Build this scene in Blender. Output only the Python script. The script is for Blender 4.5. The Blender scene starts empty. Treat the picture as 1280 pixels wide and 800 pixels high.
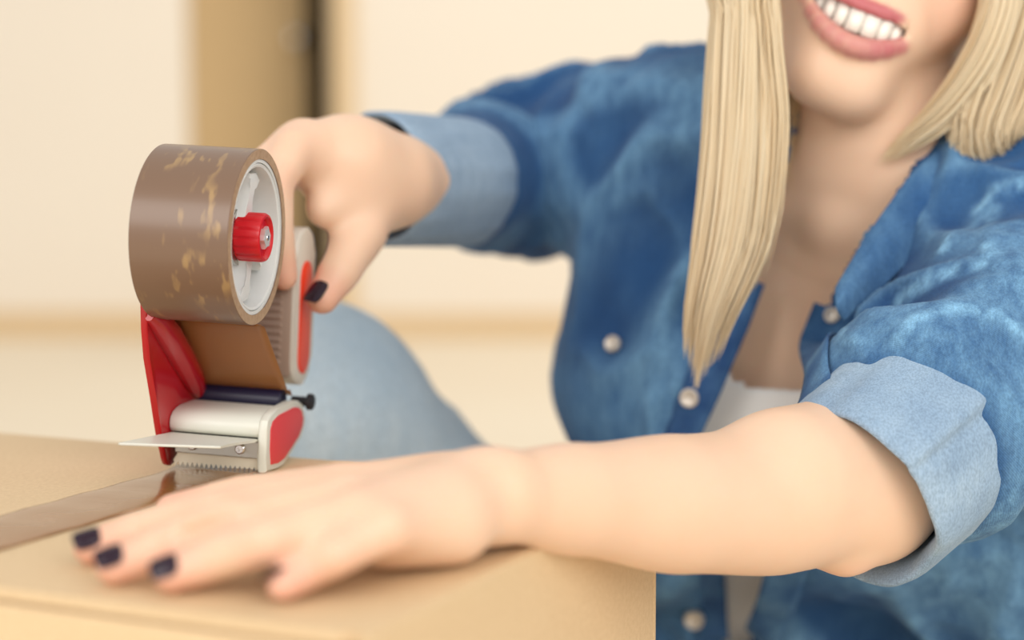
import bpy, bmesh, math, random
import numpy as np
from mathutils import Vector, Matrix, Euler
from mathutils.bvhtree import BVHTree

random.seed(7)
RNG = np.random.default_rng(7)
SC = bpy.context.scene
COL = SC.collection
PI = math.pi

# ------------------------------------------------------------------ camera, world, lights, exposure
ZC = 0.545                      # eye height of the camera above the floor
H_BOX = 0.1500                  # camera height above the lid of the carton
ZB = ZC - H_BOX                 # lid height
FPX = 2062.0                    # focal length in pixels of the 1280 px wide frame
PITCH = math.atan(182.0 / FPX)
cam_d = bpy.data.cameras.new('camera')
cam = bpy.data.objects.new('camera', cam_d)
COL.objects.link(cam)
cam_d.sensor_width = 36.0
cam_d.lens = FPX / 1280.0 * 36.0
cam_d.clip_start = 0.02
cam.location = (0, 0, ZC)
cam.rotation_euler = (PI / 2 - PITCH, 0, 0)
cam_d.dof.use_dof = True
cam_d.dof.focus_distance = 0.793
cam_d.dof.aperture_fstop = 3.0
SC.camera = cam

world = bpy.data.worlds.new('world')
SC.world = world
world.use_nodes = True
bg = world.node_tree.nodes['Background']
bg.inputs[0].default_value = (1.0, 0.97, 0.92, 1)
bg.inputs[1].default_value = 0.68

def area(name, loc, target, size, size_y, power, color):
    l = bpy.data.lights.new(name, 'AREA')
    l.shape = 'RECTANGLE'; l.size = size; l.size_y = size_y
    l.energy = power; l.color = color
    o = bpy.data.objects.new(name, l); COL.objects.link(o)
    o.location = loc
    d = Vector(target) - Vector(loc)
    o.rotation_euler = d.to_track_quat('-Z', 'Y').to_euler()
    return o
area('window_light', (0.95, -1.15, 1.6), (0.05, 0.85, 0.45), 1.8, 1.3, 24, (1.0, 0.985, 0.96))
area('left_fill_light', (-1.1, -1.0, 1.5), (0.17, 0.95, 0.45), 1.4, 1.2, 17, (1.0, 0.98, 0.95))  # soft fill added from the left front to brighten the chest
area('room_light', (0.9, 3.2, 3.0), (0.2, 5.4, 1.0), 2.4, 2.4, 20, (1.0, 0.97, 0.93))
SC.view_settings.view_transform = 'Standard'
SC.view_settings.look = 'None'
SC.view_settings.exposure = 0.24
SC.view_settings.gamma = 1.0
SC.view_settings.use_curve_mapping = False

# ------------------------------------------------------------------ space helpers
CP, SP = math.cos(PITCH), math.sin(PITCH)
def P(px, py, d):
    """A world point seen at (px, py) at distance d along the optical axis."""
    u = (px - 640) / FPX * d
    v = -(py - 400) / FPX * d
    return np.array([u, d * CP + v * SP, ZC - d * SP + v * CP])
def T(px, py, z):
    """A world point seen at (px, py) on the level plane z above the carton lid."""
    a = P(px, py, 1.0) - np.array([0, 0, ZC])
    t = (ZB + z - ZC) / a[2]
    return np.array([0, 0, ZC]) + a * t
def nrm(v):
    v = np.asarray(v, float)
    return v / np.linalg.norm(v)

# ------------------------------------------------------------------ object helpers
def empty(name, loc=(0, 0, 0), rot=(0, 0, 0), label=None, cat=None, group=None):
    o = bpy.data.objects.new(name, None); COL.objects.link(o)
    o.location = loc; o.rotation_euler = rot; o.empty_display_size = 0.05
    if label: o['label'] = label
    if cat: o['category'] = cat
    if group: o['group'] = group
    return o

def link(name, me, mat, parent=None, smooth=True, world_space=False, label=None):
    o = bpy.data.objects.new(name, me); COL.objects.link(o)
    if mat is not None:
        me.materials.clear(); me.materials.append(mat)
    if smooth and len(me.polygons):
        me.polygons.foreach_set('use_smooth', np.ones(len(me.polygons), dtype=bool))
    if parent is not None:
        o.parent = parent
        if world_space:
            pm = Matrix.LocRotScale(parent.location, parent.rotation_euler, None)
            o.matrix_parent_inverse = pm.inverted()
    if label: o['label'] = label
    return o

def mesh_np(name, V, F):
    me = bpy.data.meshes.new(name)
    V = np.asarray(V, np.float32); F = np.asarray(F, np.int32)
    k = F.shape[1]
    me.vertices.add(len(V)); me.vertices.foreach_set('co', V.ravel())
    me.loops.add(F.size); me.loops.foreach_set('vertex_index', F.ravel())
    me.polygons.add(len(F))
    me.polygons.foreach_set('loop_start', np.arange(0, F.size, k, dtype=np.int32))
    me.update(calc_edges=True); me.validate()
    return me

def mesh_bm(name, bm, sharp=None):
    bmesh.ops.recalc_face_normals(bm, faces=bm.faces[:])
    me = bpy.data.meshes.new(name); bm.to_mesh(me); bm.free()
    return me

def bm_box(bm, lo, hi, bevel=0.0, seg=2):
    r = bmesh.ops.create_cube(bm, size=1.0)
    vs = r['verts']
    lo = Vector(lo); hi = Vector(hi)
    for v in vs:
        v.co = Vector(((v.co.x + .5) * (hi.x - lo.x) + lo.x, (v.co.y + .5) * (hi.y - lo.y) + lo.y, (v.co.z + .5) * (hi.z - lo.z) + lo.z))
    if bevel > 0:
        es = list({e for v in vs for e in v.link_edges})
        bmesh.ops.bevel(bm, geom=es, offset=bevel, segments=seg, profile=0.5, affect='EDGES', clamp_overlap=True)

def bm_prism(bm, pts, axis, lo, hi, bevel=0.0, seg=2):
    """Extrude a 2-D outline (list of pairs) along an axis (0,1,2) from lo to hi."""
    def mk(p, h):
        q = [0, 0, 0]; oth = [i for i in range(3) if i != axis]
        q[oth[0]] = p[0]; q[oth[1]] = p[1]; q[axis] = h
        return Vector(q)
    a = [bm.verts.new(mk(p, lo)) for p in pts]
    b = [bm.verts.new(mk(p, hi)) for p in pts]
    n = len(pts)
    f1 = bm.faces.new(a); f2 = bm.faces.new(b[::-1])
    sides = [bm.faces.new((a[i], b[i], b[(i + 1) % n], a[(i + 1) % n])) for i in range(n)]
    if bevel > 0:
        es = list(set(list(f1.edges) + list(f2.edges)))
        bmesh.ops.bevel(bm, geom=es, offset=bevel, segments=seg, profile=0.5, affect='EDGES', clamp_overlap=True)

def lathe(bm, prof, axis=0, n=64, origin=(0, 0, 0)):
    """Revolve (position along axis, radius) pairs about the axis; closed when the first pair equals the last."""
    closed = prof[0] == prof[-1]
    pr = prof[:-1] if closed else prof
    rings = []
    for (h, r) in pr:
        ring = []
        if r < 1e-7:
            q = [0, 0, 0]; q[axis] = h
            ring = [bm.verts.new(Vector(q) + Vector(origin))] * n
        else:
            for k in range(n):
                t = 2 * PI * k / n
                q = [0, 0, 0]; o = [i for i in range(3) if i != axis]
                q[axis] = h; q[o[0]] = r * math.cos(t); q[o[1]] = r * math.sin(t)
                ring.append(bm.verts.new(Vector(q) + Vector(origin)))
        rings.append(ring)
    m = len(rings)
    for i in range(m if closed else m - 1):
        A, B = rings[i], rings[(i + 1) % m]
        for k in range(n):
            vs = [A[k], A[(k + 1) % n], B[(k + 1) % n], B[k]]
            u = []
            for v in vs:
                if v not in u: u.append(v)
            if len(u) >= 3:
                try: bm.faces.new(u)
                except ValueError: pass

def smooth_by_angle(o, deg=35):
    me = o.data
    try:
        me.set_sharp_from_angle(angle=math.radians(deg))
    except Exception:
        pass
# ------------------------------------------------------------------ materials
class NT:
    def __init__(s, name):
        s.m = bpy.data.materials.new(name); s.m.use_nodes = True
        s.t = s.m.node_tree; s.n = s.t.nodes; s.b = s.n['Principled BSDF']
    def add(s, typ, **kw):
        n = s.n.new(typ)
        for k, v in kw.items():
            if hasattr(n, k): setattr(n, k, v)
            else: n.inputs[k.replace('_', ' ')].default_value = v
        return n
    def l(s, a, b): s.t.links.new(a, b)
    def coord(s, scale=(1, 1, 1), kind='Object'):
        tc = s.add('ShaderNodeTexCoord'); mp = s.add('ShaderNodeMapping')
        mp.inputs['Scale'].default_value = scale
        s.l(tc.outputs[kind], mp.inputs['Vector'])
        return mp.outputs['Vector']
    def noise(s, vec, scale, detail=3, rough=.5):
        n = s.add('ShaderNodeTexNoise'); n.inputs['Scale'].default_value = scale
        n.inputs['Detail'].default_value = detail; n.inputs['Roughness'].default_value = rough
        s.l(vec, n.inputs['Vector']); return n.outputs['Fac']
    def ramp(s, fac, stops):
        r = s.add('ShaderNodeValToRGB'); e = r.color_ramp.elements
        while len(e) < len(stops): e.new(0.5)
        for i, (p, c) in enumerate(stops):
            e[i].position = p; e[i].color = (*c, 1) if len(c) == 3 else c
        s.l(fac, r.inputs['Fac']); return r.outputs['Color']
    def mix(s, fac, a, b, mode='MIX'):
        m = s.add('ShaderNodeMix'); m.data_type = 'RGBA'; m.blend_type = mode
        for sock, v in ((m.inputs[0], fac), (m.inputs[6], a), (m.inputs[7], b)):
            if hasattr(v, 'is_linked'): s.l(v, sock)
            elif isinstance(v, (int, float)): sock.default_value = v
            else: sock.default_value = (*v, 1)
        return m.outputs[2]
    def base(s, v):
        if hasattr(v, 'is_linked'): s.l(v, s.b.inputs['Base Color'])
        else: s.b.inputs['Base Color'].default_value = (*v, 1)
    def set(s, **kw):
        for k, v in kw.items(): s.b.inputs[k.replace('_', ' ')].default_value = v
    def bump(s, h, strength=.3, dist=.001):
        b = s.add('ShaderNodeBump'); b.inputs['Strength'].default_value = strength
        b.inputs['Distance'].default_value = dist
        s.l(h, b.inputs['Height']); s.l(b.outputs['Normal'], s.b.inputs['Normal'])
def srgb(r, g, b):
    f = lambda c: (c / 255 / 12.92) if c / 255 <= .04045 else ((c / 255 + .055) / 1.055) ** 2.4
    return (f(r), f(g), f(b))
def plain(name, c, rough=.5, metal=0.0, coat=0.0):
    t = NT(name); t.base(c); t.set(Roughness=rough, Metallic=metal)
    if coat: t.set(Coat_Weight=coat, Coat_Roughness=.08)
    v = t.coord(); t.bump(t.noise(v, 900, 2), .06, .0004)
    return t.m

M = {}
def build_materials():
    # cardboard: warm kraft fibre with faint flute lines
    t = NT('cardboard'); v = t.coord()
    n1 = t.noise(v, 9, 4); n2 = t.noise(v, 420, 3, .7)
    c = t.mix(n1, srgb(214, 186, 146), srgb(226, 200, 162))
    c = t.mix(t.ramp(n2, [(.35, (0, 0, 0)), (.75, (.5, .5, .5))]), c, srgb(194, 162, 120))
    t.base(c); t.set(Roughness=.62, Specular_IOR_Level=.35)
    w = t.add('ShaderNodeTexWave'); w.inputs['Scale'].default_value = 70; w.inputs['Distortion'].default_value = .4
    t.l(v, w.inputs['Vector'])
    h = t.mix(.25, n2, w.outputs['Fac']); t.bump(h, .18, .0004); M['cardboard'] = t.m
    t = NT('cardboard_edge'); v = t.coord(); n = t.noise(v, 700, 3)
    t.base(t.mix(n, srgb(150, 115, 75), srgb(196, 160, 112))); t.set(Roughness=.8); M['cardboard_edge'] = t.m
    # brown packing tape, wound: faint cloudy lighter bubbles stretched round the roll
    t = NT('brown_tape'); v = t.coord((1.0, .34, .34))
    v2 = t.coord((60, 9, 9))
    n1 = t.noise(v, 170, 2, .5)
    blot = t.ramp(n1, [(.54, (0, 0, 0)), (.62, (1, 1, 1))])
    n3 = t.noise(t.coord((1, .7, .7)), 46, 2)
    gate = t.ramp(n3, [(.46, (0, 0, 0)), (.60, (1, 1, 1))])
    m = t.mix(1.0, blot, gate, 'MULTIPLY')
    base = t.mix(t.noise(t.coord((.2, 1, 1)), 18, 3), srgb(112, 86, 68), srgb(128, 101, 80))
    c = t.mix(t.mix(1.0, m, (.75, .75, .75), 'MULTIPLY'), base, srgb(170, 138, 92))
    t.base(c); t.set(Roughness=.34, Coat_Weight=.25, Coat_Roughness=.2)
    t.bump(t.noise(t.coord((.1, 1, 1)), 30, 2), .12, .001); M['brown_tape'] = t.m
    # cut faces of the wound tape: fine rings
    t = NT('tape_side'); v = t.coord(); n = t.noise(v, 380, 4)
    t.base(t.mix(n, srgb(150, 112, 78), srgb(200, 172, 138))); t.set(Roughness=.35); M['tape_side'] = t.m
    # a single layer of tape, lets some light through
    t = NT('tape_film'); v = t.coord((1, .3, .3)); n = t.noise(v, 40, 3)
    t.base(t.mix(n, srgb(164, 116, 70), srgb(178, 130, 82))); t.set(Roughness=.22, Transmission_Weight=.0, Coat_Weight=.4, Coat_Roughness=.1)
    tr = t.add('ShaderNodeBsdfTranslucent'); tr.inputs[0].default_value = (*srgb(214, 150, 84), 1)
    mx = t.add('ShaderNodeMixShader'); mx.inputs[0].default_value = .35
    out = t.n['Material Output']
    t.l(t.b.outputs[0], mx.inputs[1]); t.l(tr.outputs[0], mx.inputs[2]); t.l(mx.outputs[0], out.inputs[0]); M['tape_film'] = t.m
    # tape stuck on the lid
    t = NT('tape_on_lid'); v = t.coord(); n = t.noise(v, 16, 3)
    t.base(t.mix(n, srgb(138, 96, 56), srgb(156, 112, 68))); t.set(Roughness=.2, Coat_Weight=.15, Coat_Roughness=.1, Specular_IOR_Level=.4)
    t.bump(t.noise(t.coord((3, 1, 1)), 45, 2), .10, .0012); M['tape_on_lid'] = t.m
    M['red_plastic'] = plain('red_plastic', srgb(180, 10, 26), .26, 0, .4)
    M['red_knob'] = plain('red_knob', srgb(206, 16, 30), .34)
    M['red_pad'] = plain('red_pad', srgb(228, 72, 78), .55)
    M['orange_strip'] = plain('orange_strip', srgb(240, 62, 26), .45)
    M['white_plastic'] = plain('white_plastic', srgb(222, 222, 210), .38)
    M['hub_plastic'] = plain('hub_plastic', srgb(226, 228, 226), .42)
    M['hub_grey'] = plain('hub_grey', srgb(196, 198, 200), .5)
    M['taupe_rubber'] = plain('taupe_rubber', srgb(156, 132, 116), .6)
    M['grip_shell'] = plain('grip_shell', srgb(214, 208, 196), .45)
    M['navy_roller'] = plain('navy_roller', srgb(26, 24, 52), .35)
    M['black_rubber'] = plain('black_rubber', srgb(28, 27, 32), .6)
    M['steel'] = plain('steel', (.52, .51, .47), .34, 1.0)
    M['silver'] = plain('silver', (.86, .85, .83), .42, .6)
    M['chrome'] = plain('chrome', (.78, .78, .78), .14, 1.0)
    M['blade'] = plain('blade', srgb(236, 228, 206), .3, .25)
    # skin
    t = NT('skin'); v = t.coord()
    at = t.add('ShaderNodeAttribute'); at.attribute_name = 'tint'
    sp = t.add('ShaderNodeSeparateColor'); t.l(at.outputs['Color'], sp.inputs[0])
    n1 = t.noise(v, 26, 4); n2 = t.noise(v, 900, 2)
    c = t.mix(n1, srgb(228, 189, 160), srgb(235, 201, 174))
    c = t.mix(sp.outputs[0], c, srgb(230, 160, 138))          # ruddier knuckles, tips, cheeks
    c = t.mix(sp.outputs[1], c, srgb(184, 82, 100))            # lips
    c = t.mix(sp.outputs[2], c, srgb(120, 48, 44))            # inside of the mouth
    t.base(c); t.set(Roughness=.46, Subsurface_Weight=.18, Subsurface_Scale=.006, Specular_IOR_Level=.4)
    t.b.inputs['Subsurface Radius'].default_value = (1.0, .35, .2)
    t.bump(t.noise(v, 1500, 3, .6), .10, .0005); M['skin'] = t.m
    M['teeth'] = plain('teeth', srgb(250, 244, 234), .22)
    M['eye_white'] = plain('eye_white', srgb(240, 236, 230), .15)
    M['iris'] = plain('iris', srgb(84, 112, 140), .15)
    M['pupil'] = plain('pupil', srgb(12, 12, 14), .1)
    M['brow'] = plain('brow', srgb(150, 116, 78), .7)
    M['nail'] = plain('nail', srgb(52, 22, 48), .16, 0, .6)
    # hair
    t = NT('blonde_hair')
    at = t.add('ShaderNodeAttribute'); at.attribute_name = 'tint'
    sp = t.add('ShaderNodeSeparateColor'); t.l(at.outputs['Color'], sp.inputs[0])
    c = t.mix(sp.outputs[0], srgb(222, 194, 148), srgb(250, 236, 206))
    t.base(c); t.set(Roughness=.5)
    tr = t.add('ShaderNodeBsdfTranslucent'); t.l(c, tr.inputs[0])
    mx = t.add('ShaderNodeMixShader'); mx.inputs[0].default_value = .38
    t.l(t.b.outputs[0], mx.inputs[1]); t.l(tr.outputs[0], mx.inputs[2]); t.l(mx.outputs[0], t.n['Material Output'].inputs[0]); M['hair'] = t.m
    # denim
    def denim(name, dark, mid, light, sc=1.0):
        t = NT(name); v = t.coord()
        at = t.add('ShaderNodeAttribute'); at.attribute_name = 'fade'
        n1 = t.noise(v, 8 * sc, 4, .55); n2 = t.noise(t.coord((1, 1, .35)), 120, 4, .7)
        c = t.mix(t.ramp(n1, [(.25, (.25,) * 3), (.75, (.95,) * 3)]), dark, mid)
        f = t.mix(1.0, at.outputs['Color'], t.ramp(n2, [(.3, (.25,) * 3), (.7, (.85,) * 3)]), 'MULTIPLY')
        c = t.mix(f, c, light)
        w = t.add('ShaderNodeTexWave'); w.inputs['Scale'].default_value = 520; w.bands_direction = 'DIAGONAL'
        w.inputs['Distortion'].default_value = 1.2; w.inputs['Detail'].default_value = 2
        t.l(v, w.inputs['Vector'])
        tw = t.ramp(w.outputs['Fac'], [(.2, (.82,) * 3), (.9, (1, 1, 1))])
        c = t.mix(.8, c, tw, 'MULTIPLY')
        sp = t.ramp(t.noise(t.coord((1, 1, .5)), 1100, 2, .6), [(.36, (.74,) * 3), (.62, (1.12,) * 3)])
        c = t.mix(.7, c, sp, 'MULTIPLY')
        t.base(c); t.set(Roughness=.85, Sheen_Weight=.05, Sheen_Roughness=.5, Specular_IOR_Level=.2)
        t.bump(t.mix(.5, w.outputs['Fac'], t.noise(v, 700, 2)), .35, .0006)
        return t.m
    M['denim'] = denim('denim', srgb(24, 48, 90), srgb(48, 96, 150), srgb(136, 186, 222))
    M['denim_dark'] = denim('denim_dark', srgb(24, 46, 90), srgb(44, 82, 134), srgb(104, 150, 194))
    M['denim_inside'] = denim('denim_inside', srgb(120, 146, 176), srgb(148, 174, 200), srgb(184, 206, 224), 3)
    M['jeans'] = denim('pale_jeans', srgb(166, 192, 212), srgb(190, 210, 224), srgb(216, 228, 234))
    M['stitch'] = plain('stitch', srgb(168, 190, 212), .8)
    t = NT('white_jersey'); v = t.coord(); t.base(srgb(240, 238, 236)); t.set(Roughness=.8)
    t.bump(t.noise(v, 600, 2), .2, .0005); M['white_jersey'] = t.m
    M['snap'] = plain('snap', srgb(206, 196, 184), .3, .3)
    # room
    def wallm(name, c1, c2):
        t = NT(name); v = t.coord(); n = t.noise(v, 1.3, 3)
        t.base(t.mix(n, c1, c2)); t.set(Roughness=.75); t.bump(t.noise(v, 140, 3), .12, .002); return t.m
    M['wall'] = wallm('wall_paint', srgb(246, 235, 219), srgb(250, 241, 227))
    M['floor'] = wallm('floor_finish', srgb(240, 224, 198), srgb(246, 234, 212))
    M['trim'] = wallm('trim_paint', srgb(226, 198, 156), srgb(232, 206, 166))
    M['door'] = wallm('door_wood', srgb(206, 174, 126), srgb(214, 184, 138))
    M['dark'] = wallm('passage_shade', srgb(46, 38, 42), srgb(54, 45, 48))  # darkness of the unlit passage put into the paint
build_materials()
# ------------------------------------------------------------------ implicit surfaces (distance fields meshed with surface nets)
class Field:
    def __init__(s, lo, hi, h):
        s.lo = np.asarray(lo, float); s.h = h
        s.n = np.ceil((np.asarray(hi, float) - s.lo) / h).astype(int) + 1
        s.f = np.full(tuple(s.n), 0.2, np.float32)
    def window(s, lo, hi):
        a = np.clip(np.floor((np.asarray(lo) - s.lo) / s.h).astype(int), 0, s.n - 1)
        b = np.clip(np.ceil((np.asarray(hi) - s.lo) / s.h).astype(int) + 1, 1, s.n)
        if np.any(b <= a): return None
        sl = tuple(slice(a[i], b[i]) for i in range(3))
        g = []
        for i in range(3):
            sh = [1, 1, 1]; sh[i] = -1
            g.append((s.lo[i] + s.h * np.arange(a[i], b[i])).astype(np.float32).reshape(sh))
        return sl, g
    def put(s, d, sl, k, mode):
        A = s.f[sl]
        if mode == 'add':
            if k > 0:
                h = np.maximum(k - np.abs(A - d), 0) / k
                s.f[sl] = np.minimum(A, d) - h * h * k * .25
            else: s.f[sl] = np.minimum(A, d)
        else:
            d = -d
            if k > 0:
                h = np.maximum(k - np.abs(A - d), 0) / k
                s.f[sl] = np.maximum(A, d) + h * h * k * .25
            else: s.f[sl] = np.maximum(A, d)
    def cap(s, a, b, ra, rb, k=.01, mode='add'):
        a = np.asarray(a, float); b = np.asarray(b, float); m = max(ra, rb) + k + 3 * s.h
        w = s.window(np.minimum(a, b) - m, np.maximum(a, b) + m)
        if w is None: return
        sl, g = w; ba = b - a; L = float(ba @ ba) + 1e-12
        t = ((g[0] - a[0]) * ba[0] + (g[1] - a[1]) * ba[1] + (g[2] - a[2]) * ba[2]) / L
        t = np.clip(t, 0, 1)
        d = np.sqrt((g[0] - a[0] - t * ba[0]) ** 2 + (g[1] - a[1] - t * ba[1]) ** 2 + (g[2] - a[2] - t * ba[2]) ** 2) - (ra + (rb - ra) * t)
        s.put(d, sl, k, mode)
    def chain(s, pts, rad, k=.01, mode='add', ki=0.0):
        """A limb: tapered segments end to end, joined to the rest as one."""
        pts = [np.asarray(p, float) for p in pts]; m = max(rad) + k + 3 * s.h
        w = s.window(np.min(pts, 0) - m, np.max(pts, 0) + m)
        if w is None: return
        sl, g = w; D = None
        for a, b, ra, rb in zip(pts, pts[1:], rad, rad[1:]):
            ba = b - a; L = float(ba @ ba) + 1e-12
            t = np.clip(((g[0] - a[0]) * ba[0] + (g[1] - a[1]) * ba[1] + (g[2] - a[2]) * ba[2]) / L, 0, 1)
            u = t * t * (3 - 2 * t)
            d = np.sqrt((g[0] - a[0] - t * ba[0]) ** 2 + (g[1] - a[1] - t * ba[1]) ** 2 + (g[2] - a[2] - t * ba[2]) ** 2) - (ra + (rb - ra) * u)
            D = d if D is None else np.minimum(D, d)
        s.put(D, sl, k, mode)
    def ell(s, c, r, R=None, k=.01, mode='add'):
        """Ellipsoid; the rows of R are its axes."""
        c = np.asarray(c, float); r = np.asarray(r, float)
        R = np.eye(3) if R is None else np.asarray(R, float)
        ext = np.sqrt(((R * r[:, None]) ** 2).sum(0)) + k + 3 * s.h
        w = s.window(c - ext, c + ext)
        if w is None: return
        sl, g = w; q0 = 0; q1 = 0
        for i in range(3):
            x = (g[0] - c[0]) * R[i, 0] + (g[1] - c[1]) * R[i, 1] + (g[2] - c[2]) * R[i, 2]
            q0 = q0 + (x / r[i]) ** 2; q1 = q1 + (x / r[i] ** 2) ** 2
        q0 = np.sqrt(q0); q1 = np.sqrt(q1) + 1e-6
        s.put(q0 * (q0 - 1) / q1, sl, k, mode)
    def ecap(s, a, b, wa, wb, da, db, side, k=.02, mode='add'):
        """Tapered capsule of elliptical section: half-widths w along side, half-depths d across it."""
        a = np.asarray(a, float); b = np.asarray(b, float); m = max(wa, wb, da, db) + k + 3 * s.h
        w = s.window(np.minimum(a, b) - m, np.maximum(a, b) + m)
        if w is None: return
        sl, g = w; ba = b - a; L = np.linalg.norm(ba); ax = ba / L
        u = np.asarray(side, float); u = nrm(u - ax * (u @ ax)); v = np.cross(ax, u)
        q = [g[i] - a[i] for i in range(3)]
        dot = lambda e: q[0] * e[0] + q[1] * e[1] + q[2] * e[2]
        x = dot(ax); t = np.clip(x / L, 0, 1); o = x - t * L
        W = wa + (wb - wa) * t; D = da + (db - da) * t
        pu = dot(u); pv = dot(v)
        mn = np.minimum(W, D)
        k0 = np.sqrt((pu / W) ** 2 + (pv / D) ** 2 + (o / mn) ** 2)
        k1 = np.sqrt((pu / W ** 2) ** 2 + (pv / D ** 2) ** 2 + (o / mn ** 2) ** 2) + 1e-6
        s.put(k0 * (k0 - 1) / k1, sl, k, mode)
    def mesh(s):
        f = s.f; sg = f < 0
        nx, ny, nz = f.shape
        # cells crossed by the surface
        any_ = np.zeros((nx - 1, ny - 1, nz - 1), bool); all_ = np.ones_like(any_)
        for i in (0, 1):
            for j in (0, 1):
                for k in (0, 1):
                    c = sg[i:nx - 1 + i, j:ny - 1 + j, k:nz - 1 + k]
                    any_ |= c; all_ &= c
        I = np.argwhere(any_ & ~all_); del any_, all_
        idx = np.full((nx - 1, ny - 1, nz - 1), -1, np.int32)
        idx[I[:, 0], I[:, 1], I[:, 2]] = np.arange(len(I))
        corner = np.array([(i, j, k) for i in (0, 1) for j in (0, 1) for k in (0, 1)])
        val = np.stack([f[I[:, 0] + c[0], I[:, 1] + c[1], I[:, 2] + c[2]] for c in corner], 1)
        acc = np.zeros((len(I), 3)); cnt = np.zeros(len(I))
        for a in range(8):
            for b in range(a + 1, 8):
                if np.abs(corner[a] - corner[b]).sum() != 1: continue
                va, vb = val[:, a], val[:, b]; m = (va < 0) != (vb < 0)
                t = np.where(m, va / np.where(m, va - vb, 1), 0)
                acc += np.where(m[:, None], corner[a] + t[:, None] * (corner[b] - corner[a]), 0); cnt += m
        V = (I + acc / cnt[:, None]) * s.h + s.lo
        F = []
        for ax in range(3):
            o1, o2 = [(1, 2), (2, 0), (0, 1)][ax]
            sa = [slice(None)] * 3; sb = [slice(None)] * 3
            sa[ax] = slice(0, -1); sb[ax] = slice(1, None)
            ch = np.argwhere(sg[tuple(sa)] != sg[tuple(sb)])
            ok = (ch[:, o1] > 0) & (ch[:, o2] > 0) & (ch[:, o1] < f.shape[o1] - 1) & (ch[:, o2] < f.shape[o2] - 1)
            ch = ch[ok]; ins = sg[ch[:, 0], ch[:, 1], ch[:, 2]]
            q = []
            for (da, db) in ((-1, -1), (0, -1), (0, 0), (-1, 0)):
                c = ch.copy(); c[:, o1] += da; c[:, o2] += db
                q.append(idx[c[:, 0], c[:, 1], c[:, 2]])
            Q = np.stack(q, 1)
            Q[~ins] = Q[~ins][:, ::-1]
            F.append(Q)
        F = np.concatenate(F); F = F[(F >= 0).all(1)]
        return V, F

def relax(V, F, n=2, lam=.5):
    """A few Laplacian passes over a quad mesh."""
    E = np.concatenate([F[:, [0, 1]], F[:, [1, 2]], F[:, [2, 3]], F[:, [3, 0]]])
    E = np.concatenate([E, E[:, ::-1]])
    deg = np.bincount(E[:, 0], minlength=len(V)).astype(float); deg[deg == 0] = 1
    for _ in range(n):
        A = np.stack([np.bincount(E[:, 0], weights=V[E[:, 1], i], minlength=len(V)) for i in range(3)], 1) / deg[:, None]
        V = V + lam * (A - V)
    return V
def vnormals(V, F):
    n = np.cross(V[F[:, 2]] - V[F[:, 0]], V[F[:, 3]] - V[F[:, 1]])
    N = np.zeros_like(V)
    for k in range(4):
        for i in range(3): N[:, i] += np.bincount(F[:, k], weights=n[:, i], minlength=len(V))
    return N / (np.linalg.norm(N, axis=1, keepdims=True) + 1e-12)
def vnoise(p, seed=0):
    """Smooth value noise in -1..1 at an array of points."""
    i = np.floor(p).astype(np.int64); f = p - i; f = f * f * f * (f * (f * 6 - 15) + 10)
    def hsh(a, b, c):
        h = (a * 374761393 + b * 668265263 + c * 2147483647 + seed * 144269) & 0xffffffff
        h = ((h ^ (h >> 13)) * 1274126177) & 0xffffffff
        h = h ^ (h >> 16)
        return (h & 0xffff) / 32767.5 - 1
    r = 0
    for a in (0, 1):
        for b in (0, 1):
            for c in (0, 1):
                w = (f[:, 0] if a else 1 - f[:, 0]) * (f[:, 1] if b else 1 - f[:, 1]) * (f[:, 2] if c else 1 - f[:, 2])
                r = r + w * hsh(i[:, 0] + a, i[:, 1] + b, i[:, 2] + c)
    return r
def set_color(me, name, C):
    C = np.asarray(C, np.float32)
    if C.ndim == 1: C = np.stack([C] * 3, 1)
    a = me.color_attributes.new(name, 'FLOAT_COLOR', 'POINT')
    a.data.foreach_set('color', np.concatenate([C, np.ones((len(C), 1), np.float32)], 1).ravel())
def compact(V, F):
    u = np.unique(F); m = np.full(len(V), -1); m[u] = np.arange(len(u))
    return V[u], m[F], u
def seg_dist(V, a, b):
    a = np.asarray(a); b = np.asarray(b); ba = b - a
    t = np.clip(((V - a) @ ba) / (ba @ ba), 0, 1)
    return np.linalg.norm(V - a - t[:, None] * ba, axis=1), t
# ------------------------------------------------------------------ the setting
def struct(name, lo, hi, mat, bevel=0.0, parent=None, kind=True, label=None):
    bm = bmesh.new(); bm_box(bm, lo, hi, bevel)
    o = link(name, mesh_bm(name, bm), mat, parent, smooth=False, label=label)
    if kind and parent is None: o['kind'] = 'structure'
    return o
WY = 5.5                                                     # the far wall
def wx(px): return (px - 640) / FPX * WY
X0, X1 = wx(238), wx(416)                                    # the door opening
struct('floor', (-4.0, -1.5, -0.06), (4.0, WY + 1.6, 0.0), M['floor'])
bm = bmesh.new()
bm_box(bm, (-4.0, WY, 0), (X0, WY + .12, 2.7)); bm_box(bm, (X1, WY, 0), (4.0, WY + .12, 2.7)); bm_box(bm, (X0, WY, 2.1), (X1, WY + .12, 2.7))
o = link('wall_back', mesh_bm('wall_back', bm), M['wall'], None, False); o['kind'] = 'structure'
bm = bmesh.new()                                             # a passage behind the door, its unlit dark put into the wall colour
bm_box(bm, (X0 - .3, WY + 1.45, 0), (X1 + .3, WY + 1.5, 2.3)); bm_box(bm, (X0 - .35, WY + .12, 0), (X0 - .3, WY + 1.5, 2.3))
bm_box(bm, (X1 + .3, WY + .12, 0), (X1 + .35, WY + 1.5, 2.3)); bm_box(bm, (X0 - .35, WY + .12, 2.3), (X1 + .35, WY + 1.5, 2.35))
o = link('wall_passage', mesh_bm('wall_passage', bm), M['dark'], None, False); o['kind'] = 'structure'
struct('baseboard_left', (-4.0, WY - .016, 0), (X0 - .0, WY, .088), M['trim'], .003)
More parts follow.
